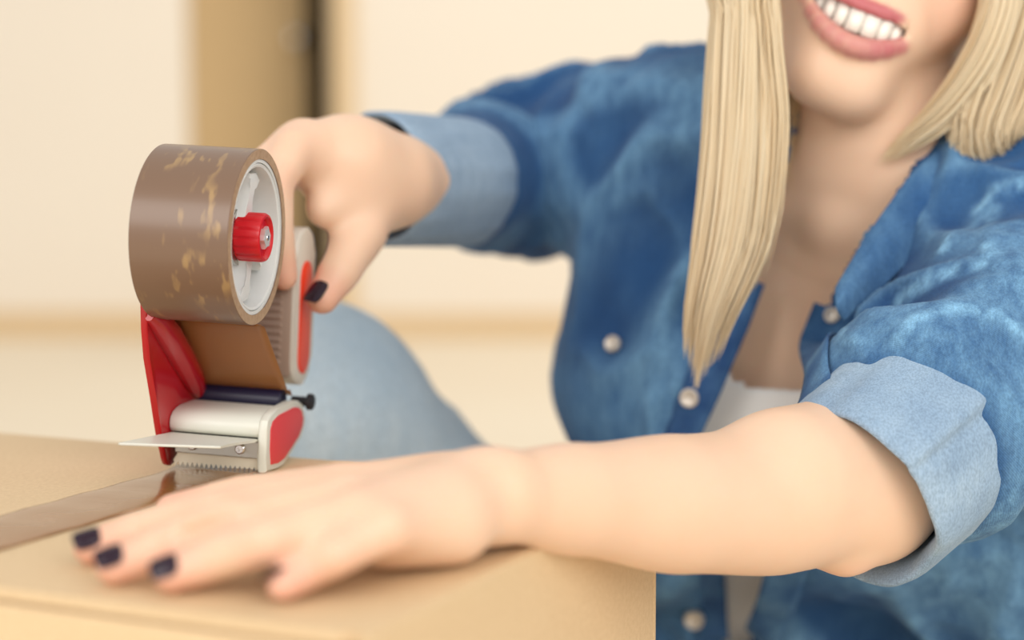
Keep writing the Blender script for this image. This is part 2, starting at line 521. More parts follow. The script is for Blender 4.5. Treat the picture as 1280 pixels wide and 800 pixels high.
struct('baseboard_right', (wx(446), WY - .018, 0), (4.0, WY, .082), M['trim'], .003)
struct('trim_1', (X1, WY - .022, 0), (wx(446), WY + .12, 2.16), M['trim'], .004)
# door leaf standing ajar: hinged at the left of the opening, swung into the passage
DW = .445; ang = math.radians(36)
dr = empty('door_1', (X0 + .004, WY + .01, 0.008), (0, 0, ang)); dr['kind'] = 'structure'
struct('door_leaf', (0, 0, 0), (DW, .04, 2.07), M['door'], .002, dr)
bm = bmesh.new(); lathe(bm, [(-.05, 0), (-.05, .022), (-.03, .026), (-.018, .012), (0, .012), (0, 0)], axis=1, n=24, origin=(DW - .06, 0, 1.0))
link('door_handle', mesh_bm('door_handle', bm), M['chrome'], dr, True)

# ------------------------------------------------------------------ cardboard box
C0 = T(450, 798, 0); e1 = T(822, 609, 0) - C0; L1 = float(np.linalg.norm(e1)); e1 = e1 / L1
e2 = np.array([-e1[1], e1[0], 0])
TC = T(274, 589, 0)                                          # the middle of the tape under the blade
LT = float((TC - C0) @ e2); L2 = 2 * LT
bc = C0 + e1 * L1 / 2 + e2 * L2 / 2
box = empty('cardboard_box', (bc[0], bc[1], 0), (0, 0, math.atan2(e1[1], e1[0])),
            'large brown cardboard box with taped lid, carrying the red tape dispenser', 'box')
hx, hy, th = L1 / 2, L2 / 2, .0042
def panel(name, lo, hi): return struct(name, lo, hi, M['cardboard'], .0012, box)
panel('panel', (-hx, -hy, 0), (-hx + th, hy, ZB - th - .0012))
panel('panel', (hx - th, -hy, 0), (hx, hy, ZB - th))
panel('panel', (-hx + th, -hy, 0), (hx - th, -hy + th, ZB - .0008))
panel('panel', (-hx + th, hy - th, 0), (hx - th, hy, ZB - .0008))
panel('base', (-hx + th, -hy + th, .001), (hx - th, hy - th, .006))
def flap(name, sgn):
    """A lid flap, hinged along a long side; its short front edge has small cut-out nicks."""
    pts = []
    ys = [0.0, hy - .0012]
    front = [(-hx + .0022, .0015)]
    for c, w, dep in ((.006, .004, .004), (LT * .93, .005, .003) if sgn < 0 else (.08, .002, .001)):
        front += [(-hx + .0022, c - w), (-hx + .0022 + dep, c - w * .3), (-hx + .0022 + dep * .8, c + w * .4), (-hx + .0022, c + w)]
    front.append((-hx + .0022, hy - .0012))
    back = [(hx - .0012, hy - .0012), (hx - .0012, .0015)]
    outl = front + back
    f = (lambda y: -hy + y) if sgn < 0 else (lambda y: hy - y)
    bm = bmesh.new(); bm_prism(bm, [(x, f(y)) for x, y in outl], 2, ZB - th, ZB, .0009, 2)
    return link(name, mesh_bm(name, bm), M['cardboard'], box, False)
flap('flap', -1); flap('flap', 1)
panel('inner_flap', (-hx + th, -hy + th + .001, ZB - 2 * th - .001), (-hx + .11, hy - th - .001, ZB - th - .0006))
panel('inner_flap', (hx - .11, -hy + th + .001, ZB - 2 * th - .001), (hx - th, hy - th - .001, ZB - th - .0006))
# the strip of tape already on the lid: it hugs the seam and folds over the front edge
xe = float((TC - C0) @ e1) - hx
def ribbon(name, path, half, thick, mat, parent, axis='y', nseg=10, crown=0.0):
    """A thin band swept along (a, z) pairs; its width runs along local y (or x)."""
    V = []; F = []; n = len(path)
    path = [np.array(p, float) for p in path]
    for i, p in enumerate(path):
        t = nrm(path[min(i + 1, n - 1)] - path[max(i - 1, 0)]); nn = np.array([-t[1], t[0]])
        for s in (0, 1):
            for k in range(nseg + 1):
                w = -half + 2 * half * k / nseg
                q = p + nn * (thick * s + crown * (1 - abs(w / half) ** 3))
                V.append((q[0], w, q[1]) if axis == 'y' else (w, q[0], q[1]))
    m = nseg + 1
    for i in range(n - 1):
        for k in range(nseg):
            a = (2 * i) * m + k; b = (2 * i + 2) * m + k
            F.append((a, a + 1, b + 1, b)); a += m; b += m; F.append((a + 1, a, b, b + 1))
    for i in range(n - 1):
        for k in (0, nseg):
            a = (2 * i) * m + k; b = (2 * i + 2) * m + k
            F.append((a, b, b + m, a + m))
    for i in (0, n - 1):
        for k in range(nseg):
            a = 2 * i * m + k; F.append((a, a + 1, a + 1 + m, a + m))
    me = mesh_np(name, V, F)
    bm = bmesh.new(); bm.from_mesh(me); bmesh.ops.recalc_face_normals(bm, faces=bm.faces[:]); bm.to_mesh(me); bm.free()
    return link(name, me, mat, parent, True)
pth = [(-hx - .0006, ZB - .07), (-hx - .0006, ZB - .02), (-hx - .0006, ZB - .004), (-hx + .002, ZB + .0002)]
for k in range(1, 25):
    x = -hx + .002 + (xe + hx - .002) * k / 24
    pth.append((x, ZB + .0003 + .0002 * math.sin(k * 1.7)))
pth[-1] = (pth[-1][0], ZB + .0022); pth[-2] = (pth[-2][0], ZB + .0008)
tp = ribbon('tape_strip', pth, .0240, .00015, M['tape_on_lid'], box, nseg=20, crown=.0011)
tp['label'] = 'glossy brown packing tape along the lid seam'
# ------------------------------------------------------------------ tape dispenser (local x across towards its open side, y back towards the grip, z up)
TH = math.radians(10); TILT = math.radians(3.0)
RC = P(263, 293, .797)                                       # middle of the tape roll
Rm = Euler((0, TILT, -TH)).to_matrix()
zc = (RC[2] - ZB - .0006) / math.cos(TILT)
org = Vector(RC) - Rm @ Vector((0, 0, zc))
disp = empty('tape_dispenser', org, (0, TILT, -TH),
             'red and white hand-held tape dispenser standing on the cardboard box', 'tape dispenser')
def dpart(name, bm, mat, smooth=True, label=None, parent=None, deg=32):
    o = link(name, mesh_bm(name, bm), mat, parent or disp, smooth, label=label)
    if smooth: smooth_by_angle(o, deg)
    return o
def arc(cx, cz, r, a0, a1, n):
    return [(cx + r * math.cos(math.radians(a0 + (a1 - a0) * i / n)), cz + r * math.sin(math.radians(a0 + (a1 - a0) * i / n))) for i in range(n + 1)]
mm = .001
def pts(l): return [(a * mm, b * mm) for a, b in l]
# red side plate
bm = bmesh.new()
bm_prism(bm, pts([(-14, 88), (-13, 74), (-8, 59), (2, 38), (10, 20), (17, 6), (20, 2.2), (24, .8), (29, 1.6), (33, 8), (60, 14), (78, 22), (84, 34), (78, 58), (60, 86), (45, 100), (40, 116), (34, 130), (20, 140), (0, 143), (-12, 136), (-17, 119), (-16, 102)]), 0, -.0290, -.0256, .0009)
dpart('side_plate', bm, M['red_plastic'])
# raised rib that follows the tape on the inside of the plate
bm = bmesh.new()
def tube(bm, path, radii, n=12, flat=(1, 1), up=(0, 0, 1)):
    path = [Vector(p) for p in path]; rings = []
    for i, p in enumerate(path):
        t = (path[min(i + 1, len(path) - 1)] - path[max(i - 1, 0)]).normalized()
        s = t.cross(Vector(up))
        if s.length < 1e-5: s = t.cross(Vector((1, 0, 0)))
        s.normalize(); w = s.cross(t)
        r = radii[i] if isinstance(radii, (list, tuple)) else radii
        rings.append([bm.verts.new(p + s * (math.cos(2 * PI * k / n) * r * flat[0]) + w * (math.sin(2 * PI * k / n) * r * flat[1])) for k in range(n)])
    for A, B in zip(rings, rings[1:]):
        for k in range(n): bm.faces.new((A[k], A[(k + 1) % n], B[(k + 1) % n], B[k]))
    bm.faces.new(rings[0][::-1]); bm.faces.new(rings[-1])
tube(bm, [(-.0245, -.013, .0810), (-.0238, -.004, .0780), (-.0232, .010, .0690), (-.0230, .028, .0560), (-.0232, .046, .0430), (-.0245, .060, .0330)],
     [.0030, .0066, .0078, .0078, .0070, .0040], 16, (.8, 1))
dpart('guide_rib', bm, M['red_plastic'])
# beam from the plate to the grip, behind the roll
bm = bmesh.new()
bm_prism(bm, [(-.0290, .050), (-.0250, .046), (-.0120, .080), (-.004, .084), (-.004, .102), (-.014, .100), (-.0290, .070)], 2, .078, .099, .002)
dpart('grip_arm', bm, M['red_plastic'])
# hub inside the roll
zR = zc
def at_roll(bm): bmesh.ops.translate(bm, verts=bm.verts[:], vec=(0, 0, zR))
bm = bmesh.new()
lathe(bm, [(-.0240, .0355), (.0228, .0355), (.0233, .0350), (.0228, .0338), (.009, .0332), (-.0240, .0330), (-.0240, .0355)], n=72); at_roll(bm)
hub = dpart('hub_rim', bm, M['hub_plastic'])
bm = bmesh.new(); lathe(bm, [(.0080, 0.0), (.0080, .0325), (.0055, .0332), (.0055, 0)], n=72); at_roll(bm)
dpart('hub_web', bm, M['hub_grey'])
# three curved arms
for k, a0 in enumerate((76, 262, 338)):
    bm = bmesh.new(); L = []; Rr = []
    for i in range(11):
        t = i / 10; r = .009 + .0205 * t; an = math.radians(a0 + (26 - 26 * t) * (1 if k != 2 else .3)); w = .0062 - .0034 * math.sin(PI * min(1, t * 1.05)) + (.0012 if t > .85 else 0)
        c = Vector((r * math.cos(an), r * math.sin(an))); n_ = Vector((-math.sin(an), math.cos(an)))
        L.append(c + n_ * w); Rr.append(c - n_ * w)
    tip = Vector((math.cos(math.radians(a0)), math.sin(math.radians(a0)))) * .0318
    poly = [tuple(v) for v in L] + [tuple(tip)] + [tuple(v) for v in Rr[::-1]]
    bm_prism(bm, poly, 0, .0070, .0195 if k != 2 else .018, .0010); at_roll(bm)
    dpart('hub_arm', bm, M['hub_plastic'])
bm = bmesh.new(); lathe(bm, [(.0008, .0), (.0008, .0150), (.0120, .0138), (.0138, .0128), (.0138, 0)], n=40); at_roll(bm)
dpart('hub_boss', bm, M['hub_plastic'])
# washers beside the knob
bm = bmesh.new(); lathe(bm, [(.0138, 0), (.0138, .0142), (.0152, .0142), (.0152, 0)], n=32); at_roll(bm)
dpart('washer', bm, M['steel'])
# red knob with fluted rim
bm = bmesh.new(); n = 96; prof = [(.0150, .0), (.0150, .0112), (.0160, .0119), (.0268, .0119), (.0281, .0112), (.0284, .0102), (.0276, .0092), (.0262, .0086), (.0262, 0)]
lathe(bm, prof, n=n)
for v in bm.verts:
    r = math.hypot(v.co.y, v.co.z)
    if .0110 < r < .0121 and .0155 < v.co.x < .0275:
        a = math.atan2(v.co.z, v.co.y); s = 1 - .045 * max(0, math.cos(16 * a)) ** 4; v.co.y *= s; v.co.z *= s
at_roll(bm)
knob = dpart('tension_knob', bm, M['red_knob'])
bm = bmesh.new()
star = []
for i in range(12):
    r = .0058 if i % 2 == 0 else .0036; a = 2 * PI * i / 12 + .2; star.append((r * math.cos(a), r * math.sin(a)))
bm_prism(bm, star, 0, .0262, .0288, .0005); at_roll(bm)
nut = dpart('star_screw', bm, M['silver'], label='small shiny star screw', parent=knob)
bm = bmesh.new(); lathe(bm, [(.0287, 0), (.0287, .0016), (.0292, .0013), (.0292, 0)], n=20); at_roll(bm)
dpart('screw_tip', bm, M['chrome'], parent=disp)

# grip: cream shell, ribbed taupe front, orange strip on the side
def stadium(y0, y1, z0, z1, r):
    o = []
    for (cy, cz, a) in ((y1 - r, z1 - r, 0), (y0 + r, z1 - r, 90), (y0 + r, z0 + r, 180), (y1 - r, z0 + r, 270)):
        o += arc(cy, cz, r, a, a + 90, 6)
    return o
GX0, GX1 = -.0135, .0188
bm = bmesh.new(); bm_prism(bm, stadium(.0815, .1150, .0365, .1220, .0145), 0, GX0, GX1, .0022, 3)
dpart('grip', bm, M['grip_shell'])
bm = bmesh.new()
bm_prism(bm, [(GX0 + .0002, .0800), (GX1 - .0040, .0800), (GX1 - .0022, .0812), (GX1 - .0018, .0900), (GX0 + .0002, .0900)], 2, .0420, .1075, .0016)
gc = dpart('grip_cover', bm, M['taupe_rubber'], label='ribbed taupe front of the grip')
for i in range(15):
    z = .0460 + i * .0040
    bm = bmesh.new(); tube(bm, [(GX0 + .001, .0800, z), (GX1 - .0075, .0800, z), (GX1 - .0065, .0806, z)], [.0011, .0011, .0004], 8)
    dpart('rib', bm, M['taupe_rubber'], parent=gc)
bm = bmesh.new(); bm_prism(bm, stadium(.0885, .1085, .0425, .1040, .0098), 0, GX1 - .0006, GX1 + .0007, .0004)
dpart('grip_strip', bm, M['orange_strip'], label='orange-red strip let into the side of the grip')

# head: hood, end cap with a red pad, roller, guard flap, blade and its holder
bm = bmesh.new()
prof = [(20.5, 19.6), (19.0, 22), (18.8, 24.5), (19.8, 27), (22.5, 29.2), (27, 30.6), (34, 31.2), (52, 31.2), (52, 29), (34, 29), (27.5, 28.4), (23.8, 27), (22.6, 25.2), (22, 23), (22.2, 19.6)]
bm_prism(bm, pts(prof), 0, -.0252, .0217, .0004, 1)
dpart('hood', bm, M['white_plastic'], deg=50)
bm = bmesh.new()
capo = [(19.5, 2.2), (18.4, 10), (18.2, 24), (20, 28.5), (24, 31), (34, 32.4), (60, 33), (70, 32), (78, 29), (83, 23), (83, 17), (78, 11.5), (54, 3), (48, 2), (38, 1.8)]
bm_prism(bm, pts(capo), 0, .0215, .0262, .0012, 2)
ec = dpart('end_cap', bm, M['white_plastic'])
bm = bmesh.new()
pad = [(26, 5.4), (23.5, 14), (23.5, 24), (26.5, 27.4), (36, 29.2), (60, 29.7), (68, 28.8), (75, 26), (78.5, 21.5), (77, 17), (71, 12.6), (48, 5), (38, 4.2)]
bm_prism(bm, pts(pad), 0, .0258, .0268, .0005, 2)
dpart('pad', bm, M['red_pad'], label='pinkish red pad in the end cap', parent=ec)
bm = bmesh.new(); lathe(bm, [(-.0240, 0), (-.0240, .0062), (.0200, .0062), (.0208, .0055), (.0208, .0042), (.0200, .0036), (.0200, 0)], n=36)
bmesh.ops.translate(bm, verts=bm.verts[:], vec=(0, .0600, .0330)); dpart('roller', bm, M['navy_roller'])
bm = bmesh.new(); lathe(bm, [(.019, 0), (.019, .0026), (.0278, .0026), (.0278, .0044), (.0302, .0044), (.0310, .0034), (.0310, 0)], n=24)
bmesh.ops.translate(bm, verts=bm.verts[:], vec=(0, .0810, .0300)); dpart('axle', bm, M['black_rubber'])
bm = bmesh.new(); bm_box(bm, (-.0250, .0245, .0100), (.0216, .0520, .0285), .001); dpart('slit_shade_block', bm, M['black_rubber'], False)  # black block added for the shade in the slit under the hood
bm = bmesh.new()
out = [(-24.8, 20.8), (-24.8, -45.0), (-23.6, -45.8), (16.6, -25.4), (17.6, -24.4), (17.6, -14), (18.4, -2), (20.4, 10), (21.2, 15), (21.2, 20.8)]
bm_prism(bm, pts(out), 2, .0176, .0189, .0004, 2)
bmesh.ops.rotate(bm, verts=bm.verts[:], cent=(0, .0208, .0182), matrix=Matrix.Rotation(math.radians(-4.5), 3, 'X'))
dpart('blade_guard', bm, M['white_plastic'], False, label='flat white guard plate jutting forward')
bm = bmesh.new(); bm_box(bm, (-.0225, .0205, .0088), (.0216, .0224, .0174), .0004); dpart('blade_holder', bm, M['steel'], False)
for x in (-.0130, .0120):
    bm = bmesh.new(); lathe(bm, [(.0208, 0), (.0208, .0028), (.0192, .0026), (.0187, .0020), (.0187, .0009), (.0195, .0008), (.0195, 0)], axis=1, n=24)
    bmesh.ops.translate(bm, verts=bm.verts[:], vec=(x, 0, .0133))
    dpart('screw', bm, M['chrome'])
bm = bmesh.new()
teeth = [(-.0205, .0100), (-.0238, .0046)]; N = 18; x0, x1 = -.0238, .0213
for i in range(N):
    a = x0 + (x1 - x0) * i / N; b = x0 + (x1 - x0) * (i + 1) / N
    teeth += [(a, .0042), ((a + b) / 2, .0014)]
teeth += [(.0213, .0042), (.0213, .0100)]
bm_prism(bm, teeth, 1, .0226, .0232, 0)
dpart('blade', bm, M['blade'], False, label='pale serrated cutting blade')

# ------------------------------------------------------------------ tape roll on the hub
roll = empty('tape_roll', org, (0, TILT, -TH), 'thick roll of brown packing tape mounted on the dispenser hub', 'tape roll')
bm = bmesh.new(); lathe(bm, [(-.0240, .0375), (-.0240, .0422), (-.0237, .0425), (.0237, .0425), (.0240, .0422), (.0240, .0375), (-.0240, .0375)], n=128); at_roll(bm)
me = mesh_bm('tape', bm); t_o = link('tape', me, M['brown_tape'], roll, True); me.materials.append(M['tape_side'])
for p in me.polygons:
    r = math.hypot(p.center.y, p.center.z - zR)
    if abs(p.normal.x) > .9 and r < .0423: p.material_index = 1
smooth_by_angle(t_o, 40)
bm = bmesh.new(); lathe(bm, [(-.0238, .0358), (-.0238, .0374), (.0235, .0374), (.0235, .0358), (-.0238, .0358)], n=96); at_roll(bm)
smooth_by_angle(link('core', mesh_bm('core', bm), M['hub_plastic'], roll, True, label='pale inner core'), 40)
wp = [(.0040, zR - .0428), (.0100, zR - .0432), (.0160, zR - .0452)]
q0, q1 = np.array(wp[-1]), np.array((.0570, .0390))
for k in range(1, 11): wp.append(tuple(q0 + (q1 - q0) * k / 10))
wp += [(.0620, .0384), (.0655, .0352)]
web = ribbon('loose_tape', wp, .0238, .00012, M['tape_film'], roll, axis='x')
web['label'] = 'unrolled band of brown tape running down to the roller'
# ------------------------------------------------------------------ the person
who = empty('person', (0.16, 1.2, 0.0), (0, 0, 0),
            'smiling person with long blonde hair in an open blue denim shirt, taping the cardboard box', 'person')
def kid(name, me, mat, smooth=True, label=None, parent=None):
    o = link(name, me, mat, who, smooth, world_space=True, label=label)
    if parent is not None:
        o.matrix_parent_inverse = Matrix.Identity(4); o.parent = parent; 
    return o
# joints
W_L, E_L, S_L = P(622, 620, .655), P(1078, 607, .812), P(1352, 322, .945)      # arm that rests on the box
W_R, E_R, S_R = P(486, 226, .950), P(655, 212, 1.18), P(850, 182, 1.075)       # arm that holds the dispenser
SH = (S_L + S_R) / 2
sd = nrm(S_L - S_R)                                                            # across the shoulders
PEL = np.array([.165, 1.235, .125]); KN_R = P(384, 528, 1.07); HIP_R = PEL + np.array([-.085, .05, -.02]); HIP_L = PEL + np.array([.085, -.03, -.02])
KN_L = np.array([.52, 1.00, .115])
spine = nrm(SH - PEL)
fr = nrm(np.cross(spine, sd)); fr = fr if fr[1] < 0 else -fr                   # chest direction
sd = nrm(np.cross(fr, spine)); sd = sd if sd[0] > 0 else -sd
CH = SH - spine * .085 + fr * .012
WAI = PEL * .55 + SH * .45 - fr * .005
def torso(fd, grow=0.0, k=.05):
    g = grow
    fd.ecap(SH - spine * .035, CH - spine * .05, .120 + g, .132 + g, .075 + g, .096 + g, sd, k)
    fd.ecap(CH - spine * .05, WAI, .130 + g, .112 + g, .094 + g, .082 + g, sd, k)
    fd.ecap(WAI, PEL, .112 + g, .150 + g, .082 + g, .110 + g, sd, k)
    if g > 0:
      for s in (-1, 1):
        fd.ell(CH - spine * .055 + sd * s * .052 + fr * .060, (.050 + g, .048 + g, .056 + g), np.array([sd, fr, spine]), .05)
# head frame
MO = P(1077, 32, .905)                                                          # between the lips
hz = nrm([.385, .05, .925]); hyb = np.array([.10, 1.0, .0]); hyb = nrm(hyb - hz * (hyb @ hz)); hx_ = np.cross(hyb, hz)
HR = np.array([hx_, hyb, hz])                                                   # rows: to the viewer's right, back, up
HC = MO + hz * .066 + hyb * .090
def Hd(x, y, z): return HC + hx_ * x + hyb * y + hz * z
def build_body():
    fd = Field((-.235, .50, -.02), (.66, 1.42, .86), .0026)
    # head
    fd.ell(Hd(0, .018, .040), (.076, .096, .084), HR, .0)
    fd.ell(Hd(0, -.022, -.012), (.064, .070, .076), HR, .02)
    fd.cap(Hd(-.048, -.002, -.054), Hd(-.012, -.068, -.0945), .021, .015, .025); fd.cap(Hd(.048, -.002, -.054), Hd(.012, -.068, -.0945), .021, .015, .025)
    fd.cap(Hd(-.010, -.073, -.0960), Hd(.010, -.073, -.0960), .0150, .0150, .015)
    for s in (-1, 1):
        fd.ell(Hd(s * .036, -.058, -.034), (.024, .024, .022), HR, .02)          # cheeks lifted by the smile
        fd.ell(Hd(s * .075, .012, -.012), (.008, .020, .031), HR, .008)          # ears
        fd.ell(Hd(s * .079, .008, -.010), (.005, .011, .019), HR, .006, 'sub')
        fd.ell(Hd(s * .031, -.094, .018), (.019, .016, .012), HR, .014, 'sub')   # eye sockets
        fd.cap(Hd(s * .014, -.086, .033), Hd(s * .044, -.072, .034), .007, .005, .012)   # brow ridge
    for s in (-1, 1):                                                            # eyelids
        fd.chain([Hd(s * .017, -.0830, .0165), Hd(s * .024, -.0865, .0225), Hd(s * .033, -.0870, .0235), Hd(s * .046, -.0740, .0165)], [.0026, .0036, .0036, .0028], .004)
        fd.chain([Hd(s * .017, -.0830, .0150), Hd(s * .026, -.0860, .0090), Hd(s * .036, -.0845, .0095), Hd(s * .046, -.0740, .0160)], [.0026, .0034, .0034, .0026], .004)
    fd.ell(Hd(0, -.070, -.060), (.036, .025, .026), HR, .02)
    fd.cap(Hd(0, -.086, .016), Hd(0, -.106, -.022), .0075, .0095, .010); fd.ell(Hd(0, -.108, -.026), (.0095, .009, .008), HR, .006)
    for s in (-1, 1):
        fd.ell(Hd(s * .0125, -.096, -.030), (.0075, .010, .0075), HR, .006)
        fd.ell(Hd(s * .0060, -.099, -.037), (.0035, .0055, .004), HR, .002, 'sub')
    # smiling mouth: carve, then lips
    q = np.linspace(-1, 1, 13)
    up = [Hd(.0385 * t - .002, -.0950 + .024 * t * t, -.0580 + .0085 * t * t) for t in q]
    lo = [Hd(.0385 * t - .002, -.0945 + .0235 * t * t, -.0765 + .0265 * t * t) for t in q]
    for i in range(12):
        a = (up[i] + lo[i]) / 2 + hyb * .004; b = (up[i + 1] + lo[i + 1]) / 2 + hyb * .004
        ra = np.linalg.norm(up[i] - lo[i]) / 2; rb = np.linalg.norm(up[i + 1] - lo[i + 1]) / 2
        fd.cap(a, b, max(ra, .0012) , max(rb, .0012), .002, 'sub')
        fd.cap(a + hyb * .008, b + hyb * .008, max(ra, .0012), max(rb, .0012), .002, 'sub')
    lr = lambda t, m: m * (1 - .62 * abs(t) ** 2)
    for i in range(12):
        fd.cap(up[i] + hz * .0012, up[i + 1] + hz * .0012, lr(q[i], .0027), lr(q[i + 1], .0027), .003)
        fd.cap(lo[i] - hz * .0026, lo[i + 1] - hz * .0026, lr(q[i], .0056), lr(q[i + 1], .0056), .003)
    for s in (-1, 1): fd.cap(Hd(s * .031, -.094, -.034), Hd(s * .0505, -.0765, -.062), .0036, .0026, .009, 'sub')   # smile lines
    # neck, shoulders, trunk, thighs and feet
    fd.cap(Hd(0, .040, -.062), SH + spine * .035 - fr * .008, .048, .052, .02)
    torso(fd, -.004)
    for s, S in ((-1, S_R), (1, S_L)):
        fd.cap(SH + spine * .040 + sd * s * .02, S - spine * .008, .034, .038, .045)
        fd.cap(SH + spine * .002 + fr * .050, S + fr * .012, .010, .008, .018)  # collar bone
    fd.chain([S_L, S_L * .45 + E_L * .55, E_L], [.048, .042, .0350], .02)
    # bare forearm
    F1, F2, F3 = P(722, 624, .688), P(852, 630, .735), P(965, 626, .776)
    fd.chain([W_L, F1, F2, F3, E_L], [.0182, .0238, .0312, .0348, .0346], .02)
    fd.ell(P(1057, 692, .795), (.0095, .0095, .0095), None, .012)                  # point of the elbow
    fd.cap(P(985, 588, .775), P(1085, 572, .835), .028, .030, .02)
    # resting hand
    tips = {'index': [T(428, 613, .024), T(270, 641, .022), T(178, 664, .0125), T(114, 684, .0075)],
            'middle': [T(432, 627, .027), T(292, 656, .024), T(206, 684, .0135), T(143, 707, .0078)],
            'ring': [T(446, 645, .026), T(334, 674, .022), T(264, 700, .0125), T(214, 718, .0076)],
            'little': [T(482, 660, .023), T(420, 693, .0165), T(386, 712, .0105), T(354, 731, .0070)]}
    r0 = {'index': .0092, 'middle': .0094, 'ring': .0090, 'little': .0080}
    wr = W_L + np.array([-.006, 0, 0])
    fd.cap(W_L, T(560, 622, .022), .0182, .0160, .006)
    for k, c in tips.items():
        r = r0[k]
        fd.cap(wr, c[0], .0145, r * 1.22, .008)
        fd.chain(c, [r * 1.10, r, r * .90, r * .76], .003)
    for f1, f2 in (('index', 'middle'), ('middle', 'ring')):  # creases between the fingers
        a, b = tips[f1], tips[f2]; upv = np.array([0, -.002, .0085])
        m1 = (a[1] + b[1]) / 2 + upv; m0 = (a[0] + b[0]) / 2 * .8 + m1 * .2 + np.array([0, -.001, .0115 * .8])
        fd.cap((a[2] + b[2]) / 2 + upv * .8, m1, .0030, .0034, .004, 'sub'); fd.cap(m1, m0, .0034, .0016, .006, 'sub')
    fd.cap(T(560, 655, .017), T(480, 668, .016), .0155, .012, .014)              # heel of the hand, little-finger side
    th = [T(575, 608, .022), T(440, 612, .0165), T(305, 622, .0125), T(216, 640, .0080)]
    fd.chain(th, [.0150, .0118, .0098, .0080], .008)
    # gripping arm and hand
    fd.chain([S_R, E_R], [.046, .040], .03); fd.chain([E_R, P(575, 223, 1.05), W_R], [.040, .0310, .0262], .02)
    fd.cap(W_R, P(436, 206, .925), .0255, .0262, .010)
    fd.cap(P(446, 208, .935), P(386, 192, .905), .0255, .0190, .010)
    fd.cap(P(452, 240, .940), P(438, 210, .925), .0215, .0240, .012)
    rh = [[P(368, 186, .890), P(343, 232, .872), P(347, 298, .866), P(355, 346, .870)],
          [P(372, 180, .905), P(322, 215, .888), P(312, 290, .884), P(330, 345, .884)],
          [P(380, 180, .925), P(322, 228, .908), P(312, 300, .905), P(328, 352, .902)],
          [P(398, 186, .940), P(338, 240, .930), P(322, 310, .926), P(334, 356, .920)]]
    for i, c in enumerate(rh):
        m = (1, 1.02, .97, .85)[i]; fd.chain(c, [.0118 * m, .0100 * m, .0088 * m, .0074 * m], .006)
    thr = [P(462, 236, .935), P(452, 288, .918), P(427, 336, .900), P(403, 373, .889)]
    fd.chain(thr, [.0215, .0150, .0118, .0088], .012)
    fd.cap(P(450, 232, .925), P(404, 262, .902), .0140, .0095, .012)             # web between thumb and hand
    # legs
    for h_, kn in ((HIP_R, KN_R), (HIP_L, KN_L)): fd.cap(h_, kn, .078, .052, .04)
    an_r = np.array([-.10, 1.12, .075]); fd.chain([KN_R, KN_R * .55 + an_r * .45 + np.array([0, .02, 0]), an_r], [.05, .045, .028], .03)
    fd.cap(an_r + np.array([0, .02, -.035]), np.array([-.11, .955, .024]), .032, .020, .03)
    an_l = np.array([.20, .98, .062]); fd.chain([KN_L, an_l], [.048, .032], .03); fd.cap(an_l, np.array([.09, .965, .045]), .032, .020, .02)
    V, F = fd.mesh(); V = relax(V, F, 1, .35)
    # tints: R ruddy, G lips, B mouth
    C = np.zeros((len(V), 3))
    def blob(pt, r, a, ch=0):
        d = np.linalg.norm(V - np.asarray(pt), axis=1); C[:, ch] = np.maximum(C[:, ch], a * np.clip(1 - d / r, 0, 1) ** .8)
    for c in list(tips.values()) + rh + [th, thr]:
        blob(c[3], .020, .75); blob(c[1], .016, .35); blob(c[2], .012, .2); blob(c[0], .02, .2)
    for s in (-1, 1): blob(Hd(s * .040, -.075, -.030), .034, .4)
    blob(Hd(0, -.115, -.028), .02, .3); blob(P(1052, 700, .80), .022, .45)
    for line, off, m in ((up, .0012, .0038), (lo, -.0026, .0056)):
        for i in range(12):
            d, t = seg_dist(V, line[i] + hz * off, line[i + 1] + hz * off)
            r = lr(q[i], m)
            C[:, 1] = np.maximum(C[:, 1], .85 * np.clip((r + .0016 - d) / .0016, 0, 1))
    L = (V - HC) @ HR.T
    ins = (L[:, 1] > -.0915) & (np.abs(L[:, 0]) < .041) & (L[:, 2] < -.046) & (L[:, 2] > -.085) & (L[:, 1] < -.05)
    mid = np.full(len(V), 1.0)
    for i in range(12):
        d, _ = seg_dist(V, (up[i] + lo[i]) / 2 + hyb * .009, (up[i + 1] + lo[i + 1]) / 2 + hyb * .009); mid = np.minimum(mid, d)
    C[:, 2] = np.where(ins & (mid < .009), np.clip(1 - C[:, 1] * 1.2, 0, 1), 0)
    me = mesh_np('body', V, F); set_color(me, 'tint', C)
    return me, tips, th, rh, thr, up, lo
bme, TIPS, TH_L, RH, TH_R, LIPU, LIPL = build_body()
body = kid('body', bme, M['skin'])

# teeth: two curved rows, each tooth its own small block, joined per row
def tooth_row(name, zc_, hgt, n, wid, ymid):
    bm = bmesh.new(); x = -sum(wid) / 2
    for i, w in enumerate(wid):
        xc = x + w / 2; x += w; t = xc / .034
        c = Hd(xc, ymid + .024 * t * t, zc_ + .010 * t * t); tx = nrm(hx_ + hyb * (.048 * t / .034 * .034 / .034 * .6))
        ty = np.cross(hz, tx) * 1.0
        vs = bmesh.ops.create_cube(bm, size=1)['verts']
        for v in vs:
            tp_ = .95 if v.co.z * hgt < 0 else 1.0
            p = c + tx * (v.co.x * w * 1.0 * tp_) + nrm(ty) * (v.co.y * .005) + hz * (v.co.z * abs(hgt))
            v.co = Vector(p)
        bmesh.ops.bevel(bm, geom=list({e for v in vs for e in v.link_edges}), offset=.0006, segments=2, affect='EDGES')
    return kid(name, mesh_bm(name, bm), M['teeth'], True)
ut = [.0050, .0054, .0062, .0060, .0066, .0084, .0084, .0066, .0060, .0062, .0054, .0050]
tooth_row('upper_teeth', -.0655, .0125, 12, [w * 1.06 for w in ut], -.0925)
tooth_row('lower_teeth', -.0790, .0080, 12, [w * .86 for w in ut], -.0850)
